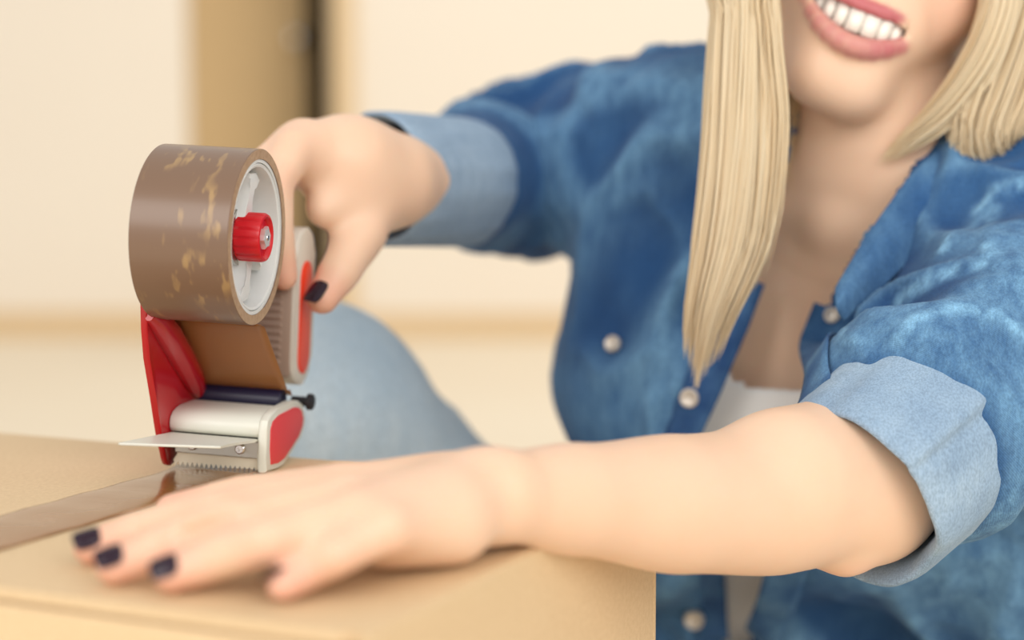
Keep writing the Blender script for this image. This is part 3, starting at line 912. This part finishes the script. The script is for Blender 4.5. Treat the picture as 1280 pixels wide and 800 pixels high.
# eyes and brows
for s in (-1, 1):
    c = Hd(s * .031, -.073, .017)
    bm = bmesh.new(); bmesh.ops.create_uvsphere(bm, u_segments=24, v_segments=16, radius=.0118); bmesh.ops.translate(bm, verts=bm.verts[:], vec=Vector(c))
    ey = kid('eye', mesh_bm('eye', bm), M['eye_white'])
    for nm, r, off, mt in (('iris', .0056, .0110, 'iris'), ('pupil', .0026, .0117, 'pupil')):
        bm = bmesh.new(); lathe(bm, [(0, 0), (.0004, r * .7), (0, r), (-.0020, r), (-.002, 0)], axis=2, n=20)
        me = mesh_bm(nm, bm); R = Matrix(np.array([hx_, hz, -hyb]).T.tolist()).to_4x4(); R.translation = Vector(c - hyb * off); me.transform(R)
        kid(nm, me, M[mt], parent=ey)
    bm = bmesh.new(); tube(bm, [Hd(s * .013, -.0955, .036), Hd(s * .022, -.0945, .039), Hd(s * .034, -.0885, .0405), Hd(s * .048, -.0765, .0345)], [.0016, .0022, .0020, .0006], 8, (1, .7), tuple(hz))
    kid('eyebrow', mesh_bm('eyebrow', bm), M['brow'])
    bm = bmesh.new(); tube(bm, [Hd(s * .018, -.0865, .0180), Hd(s * .030, -.0905, .0205), Hd(s * .047, -.0815, .0165)], [.0010, .0016, .0009], 8, (1, .8), tuple(hz))
    kid('eyelashes', mesh_bm('eyelashes', bm), M['pupil'])
# fingernails
def nail(tip, prev, up_, r, lg, wd, lift=.86, fwd=.002):
    d = nrm(tip - prev); u = np.asarray(up_, float); u = nrm(u - d * (u @ d)); s = np.cross(d, u)
    bm = bmesh.new(); nu, nv = 8, 8; g = []
    for i in range(nu + 1):
        row = []
        for j in range(nv + 1):
            a = -1 + 2 * i / nu; b = -1 + 2 * j / nv
            x = a * lg * (1 - .10 * b * b if a > 0 else 1 - .16 * b * b); y = b * wd * (1 - .22 * a ** 4)
            z = math.sqrt(max(0, (r * 1.08) ** 2 - y * y)) - .00025 * (a * a) * 2
            row.append(bm.verts.new(Vector(tip + d * (x + fwd) + s * y + u * z * lift)))
        g.append(row)
    fs = [bm.faces.new((g[i][j], g[i + 1][j], g[i + 1][j + 1], g[i][j + 1])) for i in range(nu) for j in range(nv)]
    r_ = bmesh.ops.solidify(bm, geom=fs, thickness=.0009)
    return kid('fingernail', mesh_bm('fingernail', bm), M['nail'])
for k, c in TIPS.items():
    r = {'index': .0070, 'middle': .0072, 'ring': .0069, 'little': .0061}[k]
    if k == 'little': nail(c[3], c[2], (-.35, .25, 1), r, .0050, .0046, 1.0)
    else: nail(c[3], c[2], (-.30, -.85, 1), r, .0054, .0054, 1.0, .0005)
nail(TH_L[3], TH_L[2], (-.1, 1.0, -.2), .0080, .0058, .0054, 1.0, -.001)
nail(TH_R[3], TH_R[2], (-.55, -1, -.15), .0088, .0078, .0054, 1.0, .002)
for c in RH: nail(c[3], c[2], (-1, -.35, 0), .0074, .0055, .0050, 1.0, .0)
# ------------------------------------------------------------------ clothes
CAMP = np.array([0, 0, ZC])
def bvh_of(V, F): return BVHTree.FromPolygons([tuple(v) for v in V], [tuple(f) for f in F])
def hit(bvh, px, py, d=None):
    """Where the line of sight through (px, py) meets a garment: the spot in the room to lay a seam or a button."""
    e = nrm(P(px, py, 1.0) - CAMP)
    r = bvh.ray_cast(Vector(CAMP), Vector(e))
    if r[0] is not None and (d is None or abs(r[3] - d) < .25): return np.array(r[0]), np.array(r[1])
    return P(px, py, d or .95), -e
def inside_poly(x, y, poly):
    r = np.zeros(len(x), bool); n = len(poly)
    for i in range(n):
        (x1, y1), (x2, y2) = poly[i], poly[(i + 1) % n]
        c = ((y1 > y) != (y2 > y)) & (x < (x2 - x1) * (y - y1) / (y2 - y1 + 1e-12) + x1)
        r ^= c
    return r
def ridge(p, seed):
    n = vnoise(p, seed); return 1 - np.abs(n) * 2
# cuffs first: their planes end the sleeves
CN_L, CF_L = P(1066, 618, .797), P(1172, 523, .838)
CN_R, CF_R = P(466, 226, .968), P(578, 228, 1.055)
SEAMS = ([(1036, 402), (1062, 424), (1078, 436)], [(1128, 378), (1160, 352), (1200, 338), (1238, 326), (1276, 318)], [(1236, 252), (1232, 290), (1240, 330)], [(1276, 228), (1244, 240), (1228, 262), (1180, 310)],
         [(1120, 424), (1150, 396), (1210, 384), (1262, 404), (1290, 430)])
def build_shirt():
    fd = Field((-.16, .74, -.0), (.56, 1.44, .70), .0035)
    torso(fd, .016, .05)
    for s, S in ((-1, S_R), (1, S_L)):
        fd.cap(SH + spine * .006 + sd * s * .03, S - spine * .018, .046, .050, .04)
    fd.chain([S_R + (SH - S_R) * .1, (S_R + E_R) / 2, E_R, CF_R], [.053, .060, .058, .0395], .045)
    fd.cap(P(842, 345, 1.06), P(836, 640, 1.08), .042, .042, .04)               # the loose side of the shirt front
    ax = nrm(CF_L - CN_L)
    fd.chain([S_L + (SH - S_L) * .1, CF_L + ax * .055, CF_L, CN_L + ax * .02], [.070, .064, .056, .046], .045)
    fd.cap(S_L + np.array([.0, .03, -.10]), PEL + sd * .17 + np.array([.05, -.06, .02]), .065, .085, .06)
    fd.ecap(PEL + spine * .08, PEL - spine * .02, .150, .165, .115, .125, sd, .05)     # the loose tails
    V, F = fd.mesh(); V = relax(V, F, 2, .5)
    N = vnormals(V, F)
    # cloth folds: long soft ridges, tighter round the sleeves
    tors = np.stack([V @ sd, V @ spine, V @ fr], 1)
    tt = (V - SH) @ sd; ww = (V - SH) @ spine
    ph = tt * .88 + np.where(tt < 0, -1, 1) * ww * .46
    g1 = ridge(np.stack([ph * 19 + .5 * vnoise(V * 10, 14), ww * 3.5, tors[:, 2] * 5], 1), 3)
    g2 = ridge(np.stack([V[:, 0] * 26, V[:, 1] * 14, V[:, 2] * 22], 1) + .35 * vnoise(V * 30, 5)[:, None], 11)
    dl, tl = seg_dist(V, CN_L, S_L); dr, tr = seg_dist(V, E_R, CF_R); du, tu = seg_dist(V, S_R, E_R)
    arm = np.clip((.085 - np.minimum(dl, np.minimum(dr, du))) / .02, 0, 1)
    axl = nrm(S_L - CN_L)
    g3 = ridge(np.stack([(V @ axl) * 30 + vnoise(V * 16, 2) * .8, V[:, 2] * 7 + V[:, 0] * 5, V[:, 1] * 7], 1), 23)
    h = (1 - arm) * (.0150 * g1 + .0035 * g2) + arm * (.0100 * g3 + .0040 * g2)
    near = np.clip((np.minimum(np.linalg.norm(V - CF_R, axis=1), np.linalg.norm(V - CN_L, axis=1)) - .035) / .05, .25, 1)
    V = V + N * (h * near)[:, None]
    SEAMS_D = np.full(len(V), 1.0); b0 = bvh_of(V, F)
    for ln in SEAMS:
        q = [hit(b0, *p, .95)[0] for p in ln]
        for a, b in zip(q, q[1:]): SEAMS_D = np.minimum(SEAMS_D, seg_dist(V, a, b)[0])
    V = V + N * (.0022 * np.exp(-(SEAMS_D / .004) ** 2) * (.6 + .6 * vnoise(V * 180, 61)))[:, None]
    V = relax(V, F, 1, .4)
    gg = (1 - arm) * g1 + arm * g3; st = np.clip((gg - .35) / .6, 0, 1)
    fade = np.clip(.05 + .85 * st * st * (3 - 2 * st) + .14 * g2 + .12 * vnoise(V * 45, 8), 0, 1)  # ridges paler: denim wear, plus fold highlights put into the colour
    fade = np.maximum(fade * .8, 1.8 * np.exp(-(SEAMS_D / .0055) ** 2) * np.clip(.75 + .6 * vnoise(V * 150, 62), 0, 1))
    return V, F, fade
SV, SF, SFADE_LIT = build_shirt()
full = bvh_of(SV, SF)
def tw(p): return (float((p - SH) @ sd), float((p - SH) @ spine))
lft = [(1000, 150), (975, 250), (948, 345), (918, 430), (868, 545), (872, 620), (896, 700), (903, 760), (905, 800)]
rgt = [(1150, 190), (1100, 265), (1055, 335), (1028, 385), (1010, 430), (1003, 500), (1010, 560), (1000, 640), (972, 700), (950, 765), (936, 800)]
LP = [hit(full, *q, .95)[0] for q in lft]; RP = [hit(full, *q, .95)[0] for q in rgt]
end = (RP[-1] + LP[-1]) / 2 - spine * .035
poly = [tw(p) for p in LP] + [tw(end)] + [tw(p) for p in RP[::-1]]
top_r, top_l = tw(RP[0] + spine * .09 + sd * .005), tw(LP[0] + spine * .09 - sd * .005)
poly += [top_r, top_l]
def cut_shirt():
    V, F = SV, SF
    x = (V - SH) @ sd; y = (V - SH) @ spine; z = (V - SH) @ fr
    gone = inside_poly(x, y, poly) & (z > -.02)
    na = SH + spine * .02 - fr * .012                                            # neck hole
    dn = np.linalg.norm((V - na) - ((V - na) @ spine)[:, None] * spine, axis=1)
    gone |= (dn < .052) & (y > .0)
    for c, a in ((CN_L + nrm(CF_L - CN_L) * .022, nrm(CN_L - CF_L)), (CF_R + nrm(CN_R - CF_R) * .012, nrm(CN_R - CF_R))):
        gone |= (((V - c) @ a) > 0) & (np.linalg.norm(V - c, axis=1) < .10)
    gone |= ((V - PEL) @ spine < -.045)
    F2 = F[~gone[F].any(1)]
    V2, F2, u = compact(V, F2)
    me = mesh_np('denim_shirt', V2, F2); set_color(me, 'fade', SFADE_LIT[u])
    return me
sm = cut_shirt()
shirt = kid('denim_shirt', sm, M['denim'], label='open blue denim shirt with rolled sleeves')
so = shirt.modifiers.new('thick', 'SOLIDIFY'); so.thickness = .0022; so.offset = -1

def lay(name, line, half, off, mat, thick=.0012, bvh=None, smooth_n=True, wob=0, parent=None, label=None):
    """A narrow strip of cloth laid on a garment along a line of 3-D points with normals."""
    pts_ = [np.array(p) for p, n in line]; ns = [np.array(n) for p, n in line]
    # resample
    L = np.concatenate([[0], np.cumsum([np.linalg.norm(b - a) for a, b in zip(pts_, pts_[1:])])]); n = max(4, int(L[-1] / .006))
    t = np.linspace(0, L[-1], n); Pq = np.stack([np.interp(t, L, [p[i] for p in pts_]) for i in range(3)], 1)
    Nq = np.stack([np.interp(t, L, [p[i] for p in ns]) for i in range(3)], 1)
    for _ in range(3): Nq[1:-1] = (Nq[:-2] + Nq[2:] + Nq[1:-1]) / 3; 
    V = []; F = []; m = 5
    for i in range(n):
        tg = nrm(Pq[min(i + 1, n - 1)] - Pq[max(i - 1, 0)]); u = nrm(Nq[i]); s = nrm(np.cross(tg, u))
        hw = half(i / (n - 1)) if callable(half) else half
        for k in range(m):
            b = -1 + 2 * k / (m - 1)
            q = Pq[i] + s * b * hw
            if bvh is not None:
                r = bvh.ray_cast(Vector(q + u * .03), Vector(-u), .06)
                if r[0] is not None: q = np.array(r[0])
            V.append(q + u * (off + thick * (1 - b * b) * .5))
    for i in range(n - 1):
        for k in range(m - 1):
            a = i * m + k; F.append((a, a + 1, a + 1 + m, a + m))
    V = np.array(V); F = np.array(F); V = relax(V, F, 1, .3)
    me = mesh_np(name, V, F); set_color(me, 'fade', np.clip(.35 + .5 * vnoise(V * 90, 4), 0, 1))
    o = kid(name, me, mat, label=label, parent=parent); md = o.modifiers.new('thick', 'SOLIDIFY'); md.thickness = thick; md.offset = 0
    return o
def line_px(bvh, pxs, d=None):
    out = []
    for a, b in zip(pxs, pxs[1:]):
        for t in np.linspace(0, 1, 5)[:-1]:
            out.append(hit(bvh, a[0] + (b[0] - a[0]) * t, a[1] + (b[1] - a[1]) * t, d))
    out.append(hit(bvh, *pxs[-1], d)); return out
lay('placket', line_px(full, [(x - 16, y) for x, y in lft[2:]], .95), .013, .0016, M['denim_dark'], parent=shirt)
lay('placket', line_px(full, [(x + 16, y) for x, y in rgt[3:]], .95), .013, .0016, M['denim'], parent=shirt)
# snap buttons
for px, py, r in ((770, 432, .0050), (864, 497, .0056), (868, 772, .0062), (1040, 396, .0046)):
    p, n = hit(full, px, py, .95)
    bm = bmesh.new(); lathe(bm, [(-.002, 0), (-.002, r), (.0022, r), (.0032, r * .9), (.0030, r * .74), (.0024, r * .66), (.0026, 0)], axis=2, n=28)
    q = Vector(nrm(n * .6 - (P(px, py, 1) - CAMP) * .4)).to_track_quat('Z', 'Y')
    me = mesh_bm('snap_button', bm); me.transform(Matrix.Translation(Vector(p + n * .0022)) @ q.to_matrix().to_4x4())
    kid('snap_button', me, M['snap'], parent=shirt)

# rolled cuffs
def cuff(name, a, b, prof, seed, amp, mat, sq=1.0, label=None, fold=None):
    ax = nrm(b - a); u = nrm(np.cross(ax, [0, 0, 1])); v = np.cross(u, ax); n = 120
    V = []; fade = []
    for (s, r) in prof:
        for k in range(n):
            t = 2 * PI * k / n
            c = np.array([math.cos(t), math.sin(t), s * 14 + 7])
            w = vnoise(np.array([[c[0] * 1.7, c[1] * 1.7, c[2]]]), seed)[0] * amp + vnoise(np.array([[c[0] * 5, c[1] * 5, c[2] * 1.8]]), seed + 1)[0] * amp * .35
            dt = (t - fold) % (2 * PI) if fold is not None else 9
            w += .0042 * math.exp(-dt / .35) * (1 if .0 < s < .05 else .4) if dt < 3 else 0
            rr = r + w; sh = vnoise(np.array([[c[0] * 1.3 + 9, c[1] * 1.3, 2.0]]), seed + 3)[0] * amp * 1.2
            V.append(a + ax * (s + sh) + u * math.cos(t) * rr * sq + v * math.sin(t) * rr)
            fade.append(.5 + .4 * vnoise(np.array([c * 3.0]), seed + 4)[0])
    F = []; m = len(prof)
    for i in range(m - 1):
        for k in range(n):
            F.append((i * n + k, i * n + (k + 1) % n, (i + 1) * n + (k + 1) % n, (i + 1) * n + k))
    me = mesh_np(name, V, F); set_color(me, 'fade', np.clip(fade, 0, 1))
    bm = bmesh.new(); bm.from_mesh(me); bmesh.ops.recalc_face_normals(bm, faces=bm.faces[:]); bm.to_mesh(me); bm.free()
    o = kid(name, me, mat, label=label, parent=shirt)
    sb = o.modifiers.new('round', 'SUBSURF'); sb.levels = 1; sb.render_levels = 1
    return o, ax, u, v
FOLD = 0.5
LL = float(np.linalg.norm(CF_L - CN_L))
pl = [(.030, .0415), (.010, .0425), (.001, .0450), (-.0025, .0478), (-.0015, .0505), (.006, .0520), (.018, .0526), (.032, .0534), (.046, .0544), (LL - .010, .0552), (LL - .0085, .0546), (LL - .007, .0554), (LL - .003, .0558), (LL + .0005, .0550), (LL + .0015, .0530), (LL - .002, .0500), (LL - .016, .0480)]
cl, cax, cu, cv = cuff('cuff', CN_L, CF_L, pl, 31, .0030, M['denim_inside'], label='wide pale rolled cuff at the elbow', fold=FOLD)
# the turned hem of the roll: a stitched ridge near its edge, and a fold across it
bm = bmesh.new()
LR = float(np.linalg.norm(CF_R - CN_R))
pr = [(.03, .0345), (.008, .0350), (0, .0365), (-.002, .0382), (0, .0398), (.012, .0404), (.05, .0410), (LR - .004, .0416), (LR, .0410), (LR, .0395), (LR - .02, .0380)]
cuff('cuff', CN_R, CF_R, pr, 47, .0020, M['denim_cuff_shade'] if 'denim_cuff_shade' in M else M['denim_inside'], label='pale rolled cuff at the wrist')
bm.free()

# collar: stand at the neck, fall turned outwards
def collar(name, inner, outer, mat, seed):
    n, m = 26, 9
    def res(pl_, t):
        pl_ = np.array(pl_); L = np.concatenate([[0], np.cumsum(np.linalg.norm(np.diff(pl_, axis=0), axis=1))]); L /= L[-1]
        return np.array([np.interp(t, L, pl_[:, i]) for i in range(3)])
    V = []; F = []
    cen = SH + spine * .02
    for i in range(n):
        t = i / (n - 1); a = res(inner, t); b = res(outer, t)
        for j in range(m):
            s = j / (m - 1); q = a + (b - a) * s
            o = nrm(q - cen - ((q - cen) @ spine) * spine * .7)
            V.append(q + (fr * .7 + spine * .4) * (.010 * math.sin(PI * min(1, s * 1.15)) ) + fr * .0015 * vnoise(np.array([[t * 7, s * 3, seed]]), seed)[0])
    for i in range(n - 1):
        for j in range(m - 1):
            a = i * m + j; F.append((a, a + 1, a + 1 + m, a + m))
    V = relax(np.array(V), np.array(F), 2, .4)
    me = mesh_np(name, V, F); set_color(me, 'fade', np.clip(.35 + .45 * vnoise(V * 40, seed), 0, 1))
    o = kid(name, me, mat, parent=shirt); md = o.modifiers.new('thick', 'SOLIDIFY'); md.thickness = .0028; md.offset = 0
    sb = o.modifiers.new('round', 'SUBSURF'); sb.levels = 1; sb.render_levels = 1
bk = SH + spine * .055 - fr * .066
collar('collar', [bk, SH + spine * .058 + sd * .050 - fr * .03, P(1192, 166, .945), P(1136, 214, .915), P(1080, 296, .897), P(1040, 368, .882)],
       [bk - spine * .04 - fr * .012, SH + spine * .018 + sd * .082 - fr * .035, P(1262, 208, .945), P(1198, 264, .912), P(1118, 352, .890), P(1046, 412, .876)], M['denim'], 5)
collar('collar', [bk, SH + spine * .058 - sd * .050 - fr * .03, P(1000, 160, .990), P(984, 214, .955), P(966, 282, .930), P(946, 350, .918)],
       [bk - spine * .04 - fr * .012, SH + spine * .018 - sd * .082 - fr * .035, P(928, 190, 1.005), P(908, 250, .965), P(896, 330, .935), P(912, 392, .915)], M['denim'], 6)

# white top under the shirt
def build_top():
    fd = Field((-.05, .80, .05), (.42, 1.36, .62), .0035)
    torso(fd, .0035, .05)
    V, F = fd.mesh(); V = relax(V, F, 2, .5)
    b = bvh_of(V, F)
    a0, a1, a2 = (tw(hit(b, *q, .95)[0]) for q in ((896, 462), (945, 480), (1010, 478)))
    x = (V - SH) @ sd; y = (V - SH) @ spine; z = (V - SH) @ fr
    neck = a1[1] + 1.6 * (x - a1[0]) ** 2 * 6 + (a2[1] - a0[1]) / (a2[0] - a0[0] + 1e-9) * (x - a1[0]) * .5
    gone = (y > np.where(z > -.01, neck, a1[1] + .01)) | ((V - PEL) @ spine < -.03)
    V2, F2, u = compact(V, F[~gone[F].any(1)])
    N2 = vnormals(V2, F2); V2 = V2 + N2 * (.0014 * vnoise(V2 * 24, 9))[:, None]
    return mesh_np('tank_top', V2, F2)
top = kid('tank_top', build_top(), M['white_jersey'], label='white top under the shirt')
md = top.modifiers.new('thick', 'SOLIDIFY'); md.thickness = .002; md.offset = -1

# pale jeans
def build_jeans():
    fd = Field((-.26, .80, -.02), (.68, 1.44, .52), .0045)
    fd.ecap(PEL + spine * .06, PEL - spine * .05, .140, .150, .110, .115, sd, .05)
    fd.chain([HIP_R, HIP_R * .5 + KN_R * .5, KN_R], [.094, .080, .072], .05)
    fd.chain([KN_R, np.array([-.115, 1.10, .22]), np.array([-.10, 1.118, .09])], [.074, .064, .048], .02)
    fd.chain([HIP_L, HIP_L * .5 + KN_L * .5, KN_L], [.094, .086, .072], .05)
    fd.chain([KN_L, np.array([.28, .985, .070])], [.070, .050], .02)
    V, F = fd.mesh(); V = relax(V, F, 2, .5)
    N = vnormals(V, F); g = ridge(np.stack([V[:, 0] * 12, V[:, 1] * 9, V[:, 2] * 16], 1), 77)
    V = V + N * (.0035 * g)[:, None]; V[:, 2] = np.maximum(V[:, 2], .002)
    me = mesh_np('jeans', V, F); set_color(me, 'fade', np.clip(.5 + .4 * g, 0, 1)); return me
jeans = kid('jeans', build_jeans(), M['jeans'], label='faded pale blue jeans, one knee raised')
# ------------------------------------------------------------------ hair: a cap on the skull and many tapered locks
def catmull(pts_, n):
    p = np.array(pts_, float); p = np.vstack([2 * p[0] - p[1], p, 2 * p[-1] - p[-2]]); out = []
    m = len(p) - 3
    for i in range(n):
        u = i / (n - 1) * m; k = min(int(u), m - 1); t = u - k
        a, b, c, d = p[k:k + 4]
        out.append(.5 * ((2 * b) + (-a + c) * t + (2 * a - 5 * b + 4 * c - d) * t * t + (-a + 3 * b - 3 * c + d) * t ** 3))
    return np.array(out)
HV, HF, HT = [], [], []
def lock(path, r, tint, taper=.25, sides=6, flat=.7):
    n = len(path); base = len(HV); side = None
    for i in range(n):
        t = nrm(path[min(i + 1, n - 1)] - path[max(i - 1, 0)])
        if side is None: side = nrm(np.cross(t, [0.2, 1, .1]))
        side = nrm(side - t * (side @ t)); w = np.cross(t, side)
        f = i / (n - 1); rr = r * (1 if f < 1 - taper else max(.06, ((1 - f) / taper) ** .7))
        for k in range(sides):
            a = 2 * PI * k / sides; HV.append(path[i] + side * math.cos(a) * rr + w * math.sin(a) * rr * flat); HT.append(tint)
    for i in range(n - 1):
        for k in range(sides):
            a = base + i * sides + k; b = base + i * sides + (k + 1) % sides; HF.append((a, b, b + sides, a + sides))
def bundle(n, pts_, widths, depths, seed, end=(.86, 1.0), r=(.0006, .0013), tint=(.5, 1.0), segs=26):
    """Locks that run together: centre points, half-widths across the bundle and through it."""
    rg = np.random.default_rng(seed); C = catmull(pts_, 60); W = np.interp(np.linspace(0, 1, 60), np.linspace(0, 1, len(widths)), widths); D = np.interp(np.linspace(0, 1, 60), np.linspace(0, 1, len(depths)), depths)
    for _ in range(n):
        u = rg.uniform(-1, 1); v = math.sqrt(max(0, 1 - u * u * .8)) * rg.uniform(-1, 1); e = rg.uniform(*end) - abs(u) * .05; ph = rg.uniform(0, 6.28, 3); am = rg.uniform(.0002, .0012)
        idx = np.linspace(0, 59 * e, segs); path = []
        for j, f in enumerate(idx):
            i0 = int(min(f, 58)); fr_ = f - i0; c = C[i0] * (1 - fr_) + C[i0 + 1] * fr_
            t = nrm(C[i0 + 1] - C[i0]); s = nrm(np.cross(t, [0, 1, 0])); w = np.cross(s, t)
            ww = np.interp(f, range(60), W); dd = np.interp(f, range(60), D)
            path.append(c + s * (u * ww + am * math.sin(f * .13 + ph[0])) + w * (v * dd + am * math.sin(f * .11 + ph[1])))
        lock(np.array(path), rg.uniform(*r), np.clip(rg.normal((tint[0] + tint[1]) / 2, (tint[1] - tint[0]) / 3), 0, 1), rg.uniform(.18, .45))
par = Hd(.012, -.030, .126)
# long straight locks on the viewer's left of the face
bundle(620, [Hd(.006, -.04, .116), Hd(-.036, -.05, .108), Hd(-.060, -.046, .085), P(938, -62, .905), P(932, 20, .895), P(930, 110, .890), P(926, 200, .888), P(914, 300, .888), P(886, 395, .890), P(868, 492, .894)],
       [.010, .018, .020, .0165, .0175, .0195, .0205, .0205, .0135, .0060], [.003, .010, .016, .016, .016, .015, .014, .012, .009, .005], 3, (.90, 1.0))
bundle(110, [Hd(-.020, -.05, .118), Hd(-.066, -.050, .075), P(958, -40, .892), P(952, 40, .886), P(958, 150, .884), P(952, 260, .886), P(940, 372, .892)],
       [.010, .014, .010, .010, .012, .011, .005], [.005, .010, .010, .009, .009, .008, .004], 5, (.88, 1.0))
bundle(150, [Hd(-.02, .02, .128), Hd(-.078, .03, .07), P(975, -40, .97), P(965, 80, .97), P(955, 200, .97), P(935, 300, .965)], [.02, .03, .024, .022, .02, .012], [.01, .02, .02, .02, .016, .008], 6, (.85, 1.0), tint=(.0, .6))
# viewer's right: falls beside the cheek, then back over the shoulder
bundle(300, [Hd(.020, -.042, .116), Hd(.048, -.052, .106), Hd(.068, -.052, .085), P(1262, -50, .905), P(1246, 20, .900), P(1222, 80, .905), P(1180, 138, .915), P(1132, 178, .925), P(1094, 208, .930)],
       [.008, .012, .014, .010, .0095, .010, .009, .006, .0025], [.003, .008, .012, .012, .012, .011, .009, .006, .003], 8, (.72, 1.0))
bundle(560, [Hd(.022, -.030, .117), Hd(.056, -.036, .106), Hd(.080, -.030, .08), P(1296, -50, .915), P(1278, 30, .912), P(1252, 110, .915), P(1232, 172, .915), P(1256, 206, .935), P(1330, 222, .975)],
       [.010, .018, .022, .020, .020, .022, .020, .016, .012], [.003, .012, .018, .018, .018, .016, .014, .012, .010], 9, (.80, 1.0))
bundle(220, [Hd(.022, .0, .128), Hd(.090, .0, .07), P(1330, -20, .94), P(1312, 60, .94), P(1296, 130, .94), P(1290, 186, .94), P(1340, 222, .98)],
       [.014, .026, .024, .024, .022, .016, .014], [.01, .02, .02, .02, .016, .012, .01], 10, (.8, 1.0), tint=(.1, .8))
# back of the head
for k, a in enumerate(np.linspace(-.45, 1.1, 9)):
    bundle(85, [Hd(.01, .03, .130), Hd(.095 * math.sin(a), .055 + .07 * math.cos(a), .085), Hd(.098 * math.sin(a), .040 + .085 * math.cos(a), .0), Hd(.085 * math.sin(a), .045 + .075 * math.cos(a), -.08), SH - fr * (.075 + .035 * math.cos(a)) + sd * .06 * math.sin(a) + spine * .02],
           [.008, .026, .026, .026, .016], [.004, .012, .012, .012, .008], 20 + k, (.85, 1.0), (.0010, .0020), (.2, .85))
# the cap under the locks
fd = Field(HC - .16, HC + .17, .004)
fd.ell(Hd(0, .026, .046), (.084, .098, .086), HR, 0)
fd.ell(Hd(0, -.085, -.030), (.066, .080, .092), HR, .012, 'sub')
fd.ell(Hd(0, .03, -.075), (.15, .15, .055), HR, .01, 'sub')
cv_, cf_ = fd.mesh(); cv_ = relax(cv_, cf_, 2, .5)
b0 = len(HV)
V = np.concatenate([np.array(HV), cv_]); F = np.concatenate([np.array(HF), cf_ + b0])
tint = np.concatenate([np.array(HT), np.clip(.45 + .4 * vnoise(np.stack([cv_[:, 0] * 90, cv_[:, 1] * 14, cv_[:, 2] * 90], 1), 1), 0, 1)])
hm = mesh_np('hair', V, F); set_color(hm, 'tint', tint)
kid('hair', hm, M['hair'], label='long straight blonde hair')
